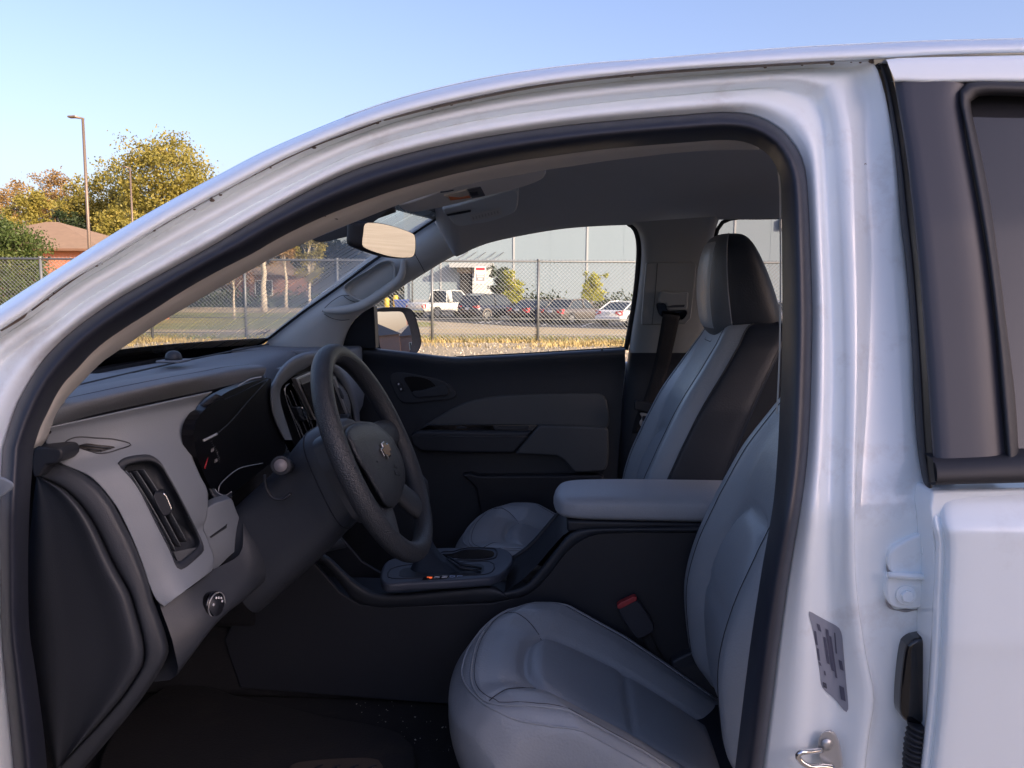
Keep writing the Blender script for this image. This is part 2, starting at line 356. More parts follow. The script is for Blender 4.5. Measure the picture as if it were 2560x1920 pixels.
# ------------------------------------------------------------------ chain-link fence
m_galv = mat('galvanised_steel', (.20, .21, .22), .5, .15, 6, metal=.4)
FD = 19.0; FT = 1.735
fence = thing('chain_link_fence', 'long grey chain-link fence with top rail and round posts across the dry grass', 'fence', GX(0, FD, 0))
post_px = [-160, 110, 380, 615, 845, 1080, 1344, 1607, 1870, 2135]
for px in post_px:
    b = G(px, FD, 0); tube('post', [b, b+Vector((0, 0, FT))], .030, m_galv, fence, n=10)
    V, Fc = disc_vf(b+Vector((0, 0, FT)), (0, 0, 1), .036, .05, 10); obj('post_cap', V, Fc, m_galv, fence)
L0, L1 = GX(-15, FD, FT), GX(9.5, FD, FT)
tube('top_rail', [L0, L1], .021, m_galv, fence, n=8)
tube('bottom_rail', [GX(-15, FD+.03, .17), GX(9.5, FD+.03, .17)], .008, m_galv, fence, n=6)
tube('tension_wire', [GX(-15, FD+.03, .50), GX(9.5, FD+.03, .50)], .010, m_galv, fence, n=6)
V = []; Fc = []; sp = .085; hh = FT+.045; r = .0042
for s in (-1, 1):
    for i in range(int(24.5/sp)+22):
        x0 = -15+i*sp if s > 0 else -15-hh+i*sp+hh
        xa, xb = (x0-hh, x0) if s > 0 else (x0, x0-hh); za, zb = 0.02, hh
        if max(xa, xb) > 9.5 or min(xa, xb) < -15: continue
        a = GX(xa, FD+.026+.004*s, za); b = GX(xb, FD+.026+.004*s, zb)
        v, f = tube_vf([a, b], r, 3); k = len(V); V += v; Fc += [tuple(q+k for q in t) for t in f]
obj('wire_mesh', V, Fc, m_galv, fence, smooth=False, kind='stuff')
# notice on the fence
c0, c1 = (1160+365*.07231, 640+360*.07231), (1160+765*.07231, 640+945*.07231)
def fpt(px, py, d): dd = ray(px, py); t = d/(dd[0]*EF.x+dd[1]*EF.y); return Vector(CAM+dd*t)
sign = thing('warning_sign', 'small white metal notice with red header band wired to the chain-link fence', 'sign', fpt((c0[0]+c1[0])/2, c1[1], FD-.05))
def srect(u0, v0, u1, v1, d): return [fpt(c0[0]+(c1[0]-c0[0])*u, c0[1]+(c1[1]-c0[1])*v, d) for u, v in ((u0, v0), (u1, v0), (u1, v1), (u0, v1))]
def rrect(u0, v0, u1, v1, d, r=.12, asp=.68):
    pts = []
    for cx, cy, a0 in ((u1-r, v0+r*asp, -90), (u1-r, v1-r*asp, 0), (u0+r, v1-r*asp, 90), (u0+r, v0+r*asp, 180)):
        for k in range(5): a = math.radians(a0+k*22.5); pts.append(fpt(c0[0]+(c1[0]-c0[0])*(cx+r*math.cos(a)), c0[1]+(c1[1]-c0[1])*(cy+r*asp*math.sin(a)), d))
    return pts
m_sw = mat('sign_white', (.80, .79, .74), .5, .03); m_sr = mat('sign_red', (.62, .05, .07), .5, .05); m_sg = mat('sign_grey_print', (.30, .29, .31), .6, .05)
slab('plate', rrect(0, 0, 1, 1, FD-.052), EF*.008, m_sw, sign, bev=0)
slab('red_header', srect(.12, .075, .88, .225, FD-.056), EF*.003, m_sr, sign, bev=0)
slab('grey_panel', srect(.12, .42, .88, .90, FD-.056), EF*.003, m_sg, sign, bev=0)
for (u0, v0, u1, v1) in ((.12, .29, .88, .30), (.20, .44, .80, .52), (.20, .56, .80, .64), (.32, .69, .68, .78), (.14, .86, .86, .90)):
    slab('print_line', srect(u0, v0, u1, v1, FD-.058), EF*.001, m_sw if v0 > .3 else m_sg, sign, bev=0)

# ------------------------------------------------------------------ warehouse
WD = 78.0
m_wall = mat('pale_blue_metal_cladding', (.245, .31, .36), .6, .04, .3, dirt=((.215, .275, .32), .3, .15))
m_wh = mat('white_metal_trim', (.42, .44, .45), .5, .05); m_tan = mat('tan_soffit', (.40, .34, .27), .7, .1)
m_door = mat('dark_opening', (.018, .018, .02), .7, .3); m_brown = mat('brown_metal', (.20, .11, .07), .5, .1)
x_at = lambda px, d: (px-1280)/F_PX*d
wh = thing('warehouse', 'huge pale blue metal warehouse wall with white downpipes behind the parked cars', 'warehouse', GX(20, WD, -1.33))
xl = x_at(1012, WD); xr = 62
def gb(x0, x1, d0, d1, z0, z1):
    V = [GX(x, d, z) for z in (z0, z1) for d in (d0, d1) for x in (x0, x1)]
    return V, [(0, 2, 3, 1), (4, 5, 7, 6), (0, 1, 5, 4), (2, 6, 7, 3), (0, 4, 6, 2), (1, 3, 7, 5)]
def gbox(name, b, m, parent=None, **k): V, Fc = gb(*b); return obj(name, V, Fc, m, parent, smooth=False, **k)
gbox('wall', (xl, xr, WD, WD+40, -1.4, 13.5), m_wall, wh)
gbox('roof_trim', (xl-.3, xr+.3, WD-.3, WD+40.3, 13.5, 14.2), m_wh, wh)
gbox('base_course', (xl+.1, xr, WD-.10, WD+.05, -1.4, -.55), mat('wall_base', (.32, .34, .36), .8, .08), wh)
px = 1012
seams = [1012+90.5*i for i in range(0, 18)]
for s_ in seams:
    x = x_at(s_, WD)
    if x < xr: gbox('cladding_joint', (x-.02, x+.02, WD-.012, WD+.02, -.55, 13.5), m_wall, wh)
for s_ in (1102, 1283, 1464.5, 1646, 1828, 2010):
    x = x_at(s_, WD); gbox('downpipe', (x-.08, x+.08, WD-.07, WD-.02, -1.3, 13.4), m_wh, wh)
xa, xb = x_at(1143, WD), x_at(1230, WD); zpx = lambda py, d: fpt(1200, py, d).z
gbox('entrance_bay', (x_at(1181, WD), xb, WD-.5, WD, -1.35, zpx(668, WD)), mat('pale_entrance_panel', (.62, .65, .66), .6, .05), wh)
gbox('door_head', (xa, x_at(1183, WD), WD-.45, WD, zpx(681, WD), zpx(668, WD)), m_tan, wh)
gbox('door_opening', (x_at(1150, WD), x_at(1181, WD), WD-.25, WD, -1.35, zpx(682, WD)), m_door, wh)
gbox('door_lintel', (x_at(1149, WD), x_at(1182, WD), WD-.50, WD-.2, zpx(684, WD), zpx(681, WD)), m_brown, wh)
gbox('canopy', (x_at(1128, WD), xb+.1, WD-2.0, WD, zpx(668, WD)+.0, zpx(660, WD)), m_tan, wh)
gbox('canopy_edge', (x_at(1127, WD), xb+.2, WD-2.1, WD-1.98, zpx(668, WD)-.05, zpx(658, WD)), m_wh, wh)
for s_ in (1136, 1156, 1180, 1204, 1224):
    x = x_at(s_, WD); tube('canopy_tie_rod', [GX(x, WD-1.9, zpx(661, WD)), GX(x+1.2, WD-.02, zpx(630, WD))], .03, m_galv, wh, n=6)
gbox('wall_vent', (x_at(1936, WD), x_at(1985, WD), WD-.4, WD, zpx(568, WD), zpx(544, WD)), mat('grey_vent', (.30, .30, .30), .7), wh)
tube('service_pipe', [GX(x_at(1032, WD), WD-.3, -1.3), GX(x_at(1032, WD), WD-.3, 3.0), GX(x_at(1042, WD), WD-.3, 3.0)], .07, m_galv, wh, n=6)

m_yel = mat('yellow_paint', (.62, .42, .04), .5, .1)
for px, d, h, lab in ((1131, 74, 1.25, 'yellow steel bollard beside the warehouse doorway, behind the white pickup'), (1169.5, 74, 1.35, 'yellow steel bollard standing in front of the dark warehouse doorway'),
                  (967, 66, 1.2, 'yellow steel bollard between the blue bin and its twin, farther from the bin'), (989, 66, 1.4, 'yellow steel bollard right next to the blue bin')):
    b = G(px, d); rr = .16 if px > 1100 else .2
    V, Fc = dome_vf([[b+Vector((math.cos(6.283*i/10)*q*rr, math.sin(6.283*i/10)*q*rr, z)) for i in range(10)] for z, q in ((-.05, 1), (h-.1, 1), (h-.03, .8), (h, .35))])
    obj('bollard', V, Fc, m_yel, label=lab, category='bollard')
b = G(1004, 64); bin_ = thing('recycling_bin', 'blue wheeled recycling bin left of the white pickup bed', 'bin', b)
m_blue = mat('blue_plastic', (.045, .08, .26), .5, .1)
def ring(c, w, d, z): return [c+ER*(sx*w)+EF*(sy*d)+Vector((0, 0, z)) for sx, sy in ((-1, -1), (1, -1), (1, 1), (-1, 1))]
V, Fc = dome_vf([ring(b, .38, .3, .08), ring(b, .48, .4, 1.0), ring(b, .50, .42, 1.02)]); obj('tub', V, Fc, m_blue, bin_, smooth=False)
V, Fc = dome_vf([ring(b, .52, .44, 1.02), ring(b, .48, .40, 1.12)]); obj('lid', V, Fc, m_blue, bin_, smooth=False)
for s in (-1, 1):
    V, Fc = disc_vf(b+ER*(s*.36)+EF*-.3+Vector((0, 0, .12)), ER, .12, .06, 12); obj('wheel', V, Fc, m_rubber, bin_)

# ------------------------------------------------------------------ light poles
m_pole = mat('bronze_pole_paint', (.20, .15, .12), .45, .1, metal=.3)
for px, py, d, arm, lab in ((207, 297, 38, 1, 'tall brown light pole in front of the trees, with a flat lamp head'), (325, 421, 58, .8, 'shorter-looking light pole standing among the golden tree branches')):
    top = fpt(px, py, d); b = top.copy(); b.z = zprof(d); lp = thing('light_pole', lab, 'light pole', b)
    V, Fc = tube_vf([b, b+Vector((0, 0, (top.z-b.z)*.5)), top], [.08, .068, .055], 10); obj('pole', V, Fc, m_pole, lp)
    V, Fc = disc_vf(b-Vector((0, 0, .05)), (0, 0, 1), .28, .55, 14); obj('concrete_base', V, Fc, mat('concrete', (.38, .36, .33), .9), lp)
    h = [top+ER*-u*arm+EF*w+Vector((0, 0, z)) for u, w, z in ((-.05, -.05, -.04), (.12, -.07, .0), (.25, -.17, .05), (.58, -.15, .03), (.58, .15, .03), (.25, .17, .05), (.12, .07, .0), (-.05, .05, -.04))]
    slab('lamp_head', h, (0, 0, .075), m_pole, lp, bev=.015)

# ------------------------------------------------------------------ vegetation
def leafmat(name, c, trans=.35):
    m = bpy.data.materials.new(name); m.use_nodes = True; N = m.node_tree.nodes; L = m.node_tree.links; b = N['Principled BSDF']; out = N['Material Output']
    tc = N.new('ShaderNodeTexCoord'); n = N.new('ShaderNodeTexNoise'); n.inputs['Scale'].default_value = .8; n.inputs['Detail'].default_value = 8; n.inputs['Roughness'].default_value = .75; L.new(tc.outputs['Object'], n.inputs['Vector'])
    r = N.new('ShaderNodeValToRGB'); e = r.color_ramp.elements; e[0].position = .3; e[1].position = .7
    e[0].color = (*[q*.65 for q in c[0]], 1); e[1].color = (*c[1], 1); k = e.new(.5); k.color = (*c[0], 1)
    L.new(n.outputs['Fac'], r.inputs[0]); L.new(r.outputs[0], b.inputs['Base Color']); b.inputs['Roughness'].default_value = .6
    t = N.new('ShaderNodeBsdfTranslucent'); L.new(r.outputs[0], t.inputs[0]); mx = N.new('ShaderNodeMixShader'); mx.inputs[0].default_value = trans
    L.new(b.outputs[0], mx.inputs[1]); L.new(t.outputs[0], mx.inputs[2]); L.new(mx.outputs[0], out.inputs[0]); return m
lf_gold = leafmat('golden_leaves', ((.30, .265, .055), (.50, .38, .08)))
lf_orange = leafmat('orange_brown_leaves', ((.34, .21, .07), (.44, .29, .10)))
lf_green = leafmat('green_leaves', ((.085, .13, .030), (.20, .21, .05)))
lf_dark = leafmat('dark_green_leaves', ((.035, .06, .022), (.08, .10, .03)), .2)
lf_yel = leafmat('yellow_green_leaves', ((.42, .42, .05), (.60, .54, .08)))
lf_rust = leafmat('rusty_leaves', ((.26, .13, .07), (.34, .20, .10)))
m_bark = mat('tree_bark', (.16, .12, .09), .9, .35, 3, bump=.6, bs=30); m_pale = mat('pale_bark', (.52, .45, .36), .9, .25, 2)
def tree(name, base, h, crown, lab, leaf, nleaf=5000, lsize=.2, trunk_r=.16, bark=None, grp=None, limbs=9, hole=.25, shape='round', trunk_top=.75):
    """crown = (width, zlow fraction, offset x); leaf-sized faces gathered in clumps round real limbs"""
    b = Vector(base); t = thing(name, lab, 'tree', b, grp); w, zl, ox = crown; bark = bark or m_bark
    B = Bag(); path = [b+Vector((random.gauss(0, .02)*h*k, random.gauss(0, .02)*h*k, h*trunk_top*k)) for k in np.linspace(0, 1, 6)]
    B.add(tube_vf(path, list(np.linspace(trunk_r, trunk_r*.35, 6)), 8)); clumps = []
    zc = h*(zl+1)/2; zr = h*(1-zl)/2
    for i in range(limbs):
        k = random.uniform(.25 if zl < .4 else .55, 1); p = path[0].lerp(path[-1], k); a = 6.283*(i*.618+random.uniform(-.1, .1)); 
        rr = w*random.uniform(.45, .95); q = b+Vector((ox*w+math.cos(a)*rr, math.sin(a)*rr, min(h*.97, zc+random.uniform(-.5, .75)*zr)))
        m_ = p.lerp(q, .5)+Vector((0, 0, .06*h)); B.add(tube_vf([p, m_, q], [trunk_r*.42, trunk_r*.25, trunk_r*.07], 5))
        for _ in range(4):
            e = q.lerp(m_, random.uniform(0, .6)); f = e+Vector((random.gauss(0, .3)*w, random.gauss(0, .3)*w, random.gauss(.1, .2)*w)); B.add(tube_vf([e, f], [trunk_r*.09, trunk_r*.03], 4)); clumps.append(f)
    B.build('trunk', bark, t, smooth=True)
    nc = max(30, nleaf//70)
    while len(clumps) < nc:
        u = Vector((random.uniform(-1, 1), random.uniform(-1, 1), random.uniform(-1, 1)))
        if shape == 'cone':
            rmax = max(.06, (1-u.z)/2)
            if u.x**2+u.y**2 > rmax**2: continue
        elif u.length > 1 or u.length < hole: continue
        elif random.random() < .35 and u.length < .7: continue
        clumps.append(b+Vector((ox*w+u.x*w, u.y*w, zc+u.z*zr)))
    V = np.empty((nleaf*4, 3)); cw = w*.13 if shape != 'cone' else w*.16
    cc = np.array([tuple(c) for c in clumps]); idx = rng.integers(0, len(cc), nleaf)
    ctr = cc[idx]+rng.normal(0, 1, (nleaf, 3))*np.array([cw, cw, cw*.75]); ctr[:, 2] = np.maximum(ctr[:, 2], b.z+.05)
    A = rng.normal(0, 1, (nleaf, 3)); A /= np.linalg.norm(A, axis=1)[:, None]; Bv = np.cross(A, rng.normal(0, 1, (nleaf, 3))); Bv /= np.linalg.norm(Bv, axis=1)[:, None]
    sz = lsize*rng.uniform(.5, 1.1, (nleaf, 1))
    V[0::4] = ctr-A*sz*.5; V[1::4] = ctr+Bv*sz*.28; V[2::4] = ctr+A*sz*.5; V[3::4] = ctr-Bv*sz*.28
    obj('crown', V, [(4*i, 4*i+1, 4*i+2, 4*i+3) for i in range(nleaf)], leaf, t, smooth=False)
    return t
gl = 'broadleaf trees behind the brick house'
def tree_px(name, px, py_top, d, wpx, zl, lab, leaf, **k):
    b = G(px, d); h = fpt(px, py_top, d).z-b.z; return tree(name, b, h, (wpx/F_PX*d, zl, 0), lab, leaf, **k)
tree_px('autumn_tree', 440, 345, 74, 115, .22, 'tall golden-green tree rising highest above the white truck pillar', lf_gold, nleaf=25500, lsize=.30, trunk_r=.25, grp=gl, limbs=16)
tree_px('autumn_tree', 290, 400, 80, 85, .20, 'golden-green tree just right of the tall light pole', lf_gold, nleaf=15300, lsize=.30, trunk_r=.22, grp=gl, limbs=12)
tree_px('autumn_tree', 150, 425, 84, 62, .20, 'thin orange-brown tree just left of the tall light pole', lf_orange, nleaf=9350, lsize=.28, trunk_r=.2, grp=gl, limbs=10)
tree_px('autumn_tree', 40, 440, 84, 75, .20, 'wispy orange-brown tree with pale stems above the house roof', lf_orange, nleaf=8500, lsize=.28, trunk_r=.2, bark=m_pale, grp=gl, limbs=12)
tree_px('autumn_tree', -80, 430, 88, 80, .2, 'orange-brown tree partly cut off beyond the house', lf_orange, nleaf=6800, lsize=.3, trunk_r=.2, grp=gl)
tree_px('autumn_tree', 95, 470, 72, 66, .05, 'full yellow-green tree rising right behind the brown house roof', lf_gold, nleaf=12000, lsize=.28, trunk_r=.2, grp=gl, limbs=12)
tree_px('autumn_tree', 225, 440, 78, 58, .1, 'yellow-green tree filling the gap behind the tall light pole', lf_gold, nleaf=11000, lsize=.28, trunk_r=.2, grp=gl, limbs=12)
tree_px('dark_tree', 185, 520, 76, 55, .05, 'dark green dense tree behind the foot of the tall light pole', lf_dark, nleaf=15300, lsize=.30, grp=gl)
tree_px('bushy_tree', 300, 520, 62, 62, .05, 'olive bushy tree below the shorter-looking light pole', lf_gold, nleaf=13600, lsize=.26, grp=gl)
tree_px('ivy_tree', 28, 545, 30, 88, .0, 'leafy green tree close behind the fence, hiding the house corner', lf_green, nleaf=26000, lsize=.12, trunk_r=.14)
# through the windscreen
gw = 'trees beyond the grass verge seen through the windscreen'
tree_px('young_maple', 586, 648, 56, 44, .42, 'small rusty-leaved tree with slim pale trunk on the grass verge', lf_rust, nleaf=2600, lsize=.16, trunk_r=.09, bark=m_pale, grp=gw, trunk_top=.8)
tree_px('pale_trunk_tree', 661, 560, 68, 46, .45, 'forked pale-trunked tree in front of the white-framed house window', lf_orange, nleaf=2550, lsize=.2, trunk_r=.28, bark=m_pale, grp=gw, limbs=12)
tree_px('pale_trunk_tree', 716, 540, 74, 40, .4, 'slim straight pale-trunked tree right of the forked one', lf_orange, nleaf=2550, lsize=.2, trunk_r=.16, bark=m_pale, grp=gw)
tree_px('pale_trunk_tree', 775, 540, 78, 44, .25, 'golden tree with pale stem close to the interior mirror', lf_gold, nleaf=5950, lsize=.24, trunk_r=.16, bark=m_pale, grp=gw)
tree_px('dark_tree', 745, 560, 96, 75, .0, 'broad dark green tree far behind the pale trunks', lf_dark, nleaf=11900, lsize=.4, trunk_r=.3)
tree_px('dark_tree', 845, 590, 98, 70, .0, 'dark green tree far off beside the warehouse corner', lf_dark, nleaf=10200, lsize=.4, trunk_r=.3)
tree_px('dark_tree', 960, 640, 100, 60, .0, 'low dark tree seen past the pillar near the warehouse corner', lf_dark, nleaf=6800, lsize=.4, trunk_r=.3)
tree_px('brown_tree', 610, 600, 92, 60, .1, 'brown-leaved tree behind the far house roof', lf_orange, nleaf=8500, lsize=.35, trunk_r=.25)
for px in (440, 480, 520, 560, 605, 650, 700, 745, 790):
    b = G(px, 79); h = 1.5+random.uniform(-.25, .3); V = []
    n = 900; ctr = np.array(b)+rng.normal(0, 1, (n, 3))*np.array([.75, .5, .4]); ctr[:, 2] = b.z+np.abs(ctr[:, 2]-b.z)*h
    A = rng.normal(0, 1, (n, 3)); Bv = rng.normal(0, 1, (n, 3)); V = np.empty((n*4, 3)); V[0::4] = ctr-A*.09; V[1::4] = ctr+Bv*.06; V[2::4] = ctr+A*.09; V[3::4] = ctr-Bv*.06
    hs = thing('hedge_shrub', 'dark green shrub in the clipped row in front of the far house', 'shrub', b, 'shrubs in a row before the far house')
    obj('foliage', V, [(4*i, 4*i+1, 4*i+2, 4*i+3) for i in range(n)], lf_dark, hs, smooth=False)
    tube('stem', [b, b+Vector((0, 0, .8))], .05, m_bark, hs, n=5)
# by the warehouse
tree_px('sapling', 1280, 659, 71, 22, .22, 'young yellow-green tree beside the dark conifer, behind the black SUV', lf_yel, nleaf=7000, lsize=.22, trunk_r=.10, bark=m_pale, shape='cone', trunk_top=.9, limbs=6)
tree_px('sapling', 1477, 671, 71, 25, .30, 'young yellow-green tree standing alone behind the grey sedan', lf_yel, nleaf=7000, lsize=.22, trunk_r=.10, bark=m_pale, shape='cone', trunk_top=.9, limbs=6)
tree_px('conifer', 1250, 657, 74, 22, .0, 'dark green pointed conifer against the warehouse wall', lf_dark, nleaf=6800, lsize=.24, trunk_r=.12, shape='cone')
for px in (1300, 1322, 1345, 1368, 1392, 1505, 1545, 1585):
    b = G(px, 75); n = 500; ctr = np.array(b)+rng.normal(0, 1, (n, 3))*np.array([.5, .4, .38]); ctr[:, 2] = b.z+np.abs(ctr[:, 2]-b.z)*1.5
    A = rng.normal(0, 1, (n, 3)); Bv = rng.normal(0, 1, (n, 3)); V = np.empty((n*4, 3)); V[0::4] = ctr-A*.09; V[1::4] = ctr+Bv*.06; V[2::4] = ctr+A*.09; V[3::4] = ctr-Bv*.06
    hs = thing('wall_shrub', 'low round dark shrub at the foot of the warehouse wall', 'shrub', b, 'shrubs along the warehouse wall')
    obj('foliage', V, [(4*i, 4*i+1, 4*i+2, 4*i+3) for i in range(n)], lf_dark, hs, smooth=False)
    tube('stem', [b, b+Vector((0, 0, .6))], .04, m_bark, hs, n=5)

# ------------------------------------------------------------------ houses
def brickmat(name, c1, c2, mortar, sc):
    m = bpy.data.materials.new(name); m.use_nodes = True; N = m.node_tree.nodes; L = m.node_tree.links; b = N['Principled BSDF']
    tc = N.new('ShaderNodeTexCoord'); mp = N.new('ShaderNodeMapping'); mp.inputs['Rotation'].default_value = (math.radians(90), 0, 0); br = N.new('ShaderNodeTexBrick')
    br.inputs['Color1'].default_value = (*c1, 1); br.inputs['Color2'].default_value = (*c2, 1); br.inputs['Mortar'].default_value = (*mortar, 1); br.inputs['Scale'].default_value = sc
    L.new(tc.outputs['Object'], mp.inputs[0]); L.new(mp.outputs[0], br.inputs[0]); L.new(br.outputs[0], b.inputs['Base Color']); b.inputs['Roughness'].default_value = .9; return m
m_brick = brickmat('red_brick', (.50, .17, .09), (.42, .13, .07), (.46, .32, .23), 4.5)
m_brick2 = brickmat('dark_red_brick', (.26, .10, .075), (.21, .085, .065), (.30, .24, .21), 4.5)
m_shing = mat('brown_shingles', (.30, .20, .13), .9, .25, 3, bump=.5, bs=10); m_shing2 = mat('grey_shingles', (.13, .12, .12), .9, .25, 3)
m_wframe = mat('white_window_frame', (.72, .71, .68), .6, .04); m_pane = mat('dark_window_pane', (.03, .04, .05), .1, .2)
def house(name, org, ux, uy, wx, wy, hw, hr, lab, bm, rm, wins, hip=True, dormers=(), chim=True):
    """org: ground point of the near-left corner; ux, uy unit plan axes"""
    ux = Vector(ux); uy = Vector(uy); up = Vector((0, 0, 1)); o = Vector(org); t = thing(name, lab, 'house', o+ux*wx/2+uy*wy/2)
    P = lambda x, y, z: o+ux*x+uy*y+up*z
    V = [P(x, y, z) for z in (-.2, hw) for y in (0, wy) for x in (0, wx)]; Fc = [(0, 1, 5, 4), (2, 6, 7, 3), (0, 4, 6, 2), (1, 3, 7, 5), (4, 5, 7, 6)]
    obj('wall', V, Fc, bm, t, smooth=False)
    e = .5; i = wy/2 if hip else 0
    R = [P(-e, -e, hw-.05), P(wx+e, -e, hw-.05), P(wx+e, wy+e, hw-.05), P(-e, wy+e, hw-.05), P(i, wy/2, hw+hr), P(wx-i, wy/2, hw+hr)]
    r = obj('roof', R, [(0, 1, 5, 4), (1, 2, 5), (2, 3, 4, 5), (3, 0, 4), (3, 2, 1, 0)], rm, t, smooth=False)
    V, Fc = [], []
    for (a, b_) in ((P(-e, -e-.05, hw-.12), ux*(wx+2*e)), (P(-e-.05, -e, hw-.12), uy*(wy+2*e))):
        k = len(V); V += [a, a+b_, a+b_+up*.12, a+up*.12]; Fc.append((k, k+1, k+2, k+3))
    obj('fascia', V, Fc, m_brown, t, smooth=False)
    for (side, x, z, w, h) in wins:
        D = (lambda a, dep, zz: P(a, -dep, zz)) if side == 0 else (lambda a, dep, zz: P(-dep, a, zz))
        f = [D(x, .05, z), D(x+w, .05, z), D(x+w, .05, z+h), D(x, .05, z+h)]; n = (D(x, 0, z)-D(x, 1, z))
        wf = slab('window_frame', f, n*.06, m_wframe, t, bev=0); q = .09
        for aa in (0, 1):
            xa = x+q+aa*(w-q)/2; ww = (w-3*q)/2
            slab('pane', [D(xa, .058, z+q), D(xa+ww, .058, z+q), D(xa+ww, .058, z+h-q), D(xa, .058, z+h-q)], n*.02, m_pane, wf, bev=0)
    for (x, w) in dormers:
        y0 = .6; z0 = hw+.1; h = 1.5
        V = [P(x, y0, z0), P(x+w, y0, z0), P(x+w, y0, z0+h*.7), P(x+w/2, y0, z0+h), P(x, y0, z0+h*.7)]; D = uy*2.2
        slab('dormer', V, D, m_wframe, r, bev=0)
        slab('dormer_pane', [p-uy*.03 for p in (P(x+.25, y0, z0+.2), P(x+w-.25, y0, z0+.2), P(x+w-.25, y0, z0+h*.6), P(x+.25, y0, z0+h*.6))], uy*.01, m_pane, r, bev=0)
    if chim:
        c = P(wx*.3, wy*.55, hw+hr*.5); V, Fc = box_vf(-.35, .35, -.3, .3, 0, hr*.8); obj('chimney', [c+Vector(v) for v in V], Fc, bm, r, smooth=False)
    return t
hd = 47
o = G(-190, hd, 0); o.z = -1.15
peak = fpt(110, 556, hd+5).z; eave = fpt(200, 622, hd).z
house('brick_house', o, ER, EF, x_at(262, hd)-x_at(-190, hd), 9, eave+1.15, peak-eave, 'red brick house with brown shingle hip roof behind the fence', m_brick, m_shing,
      [(0, 1.2, .9, 1.0, 1.5), (0, 4.6, .9, 1.1, 1.5), (0, 7.2, .9, 1.0, 1.5)], hip=True, chim=False)
o = G(590, 84); house('far_house', o, ER, EF, 6.2, 8, 2.9, 1.4, 'single-storey brick house with white-framed window behind pale tree trunks', m_brick2, m_shing, [(0, 1.9, .9, 1.7, 1.5)], hip=True, chim=False)

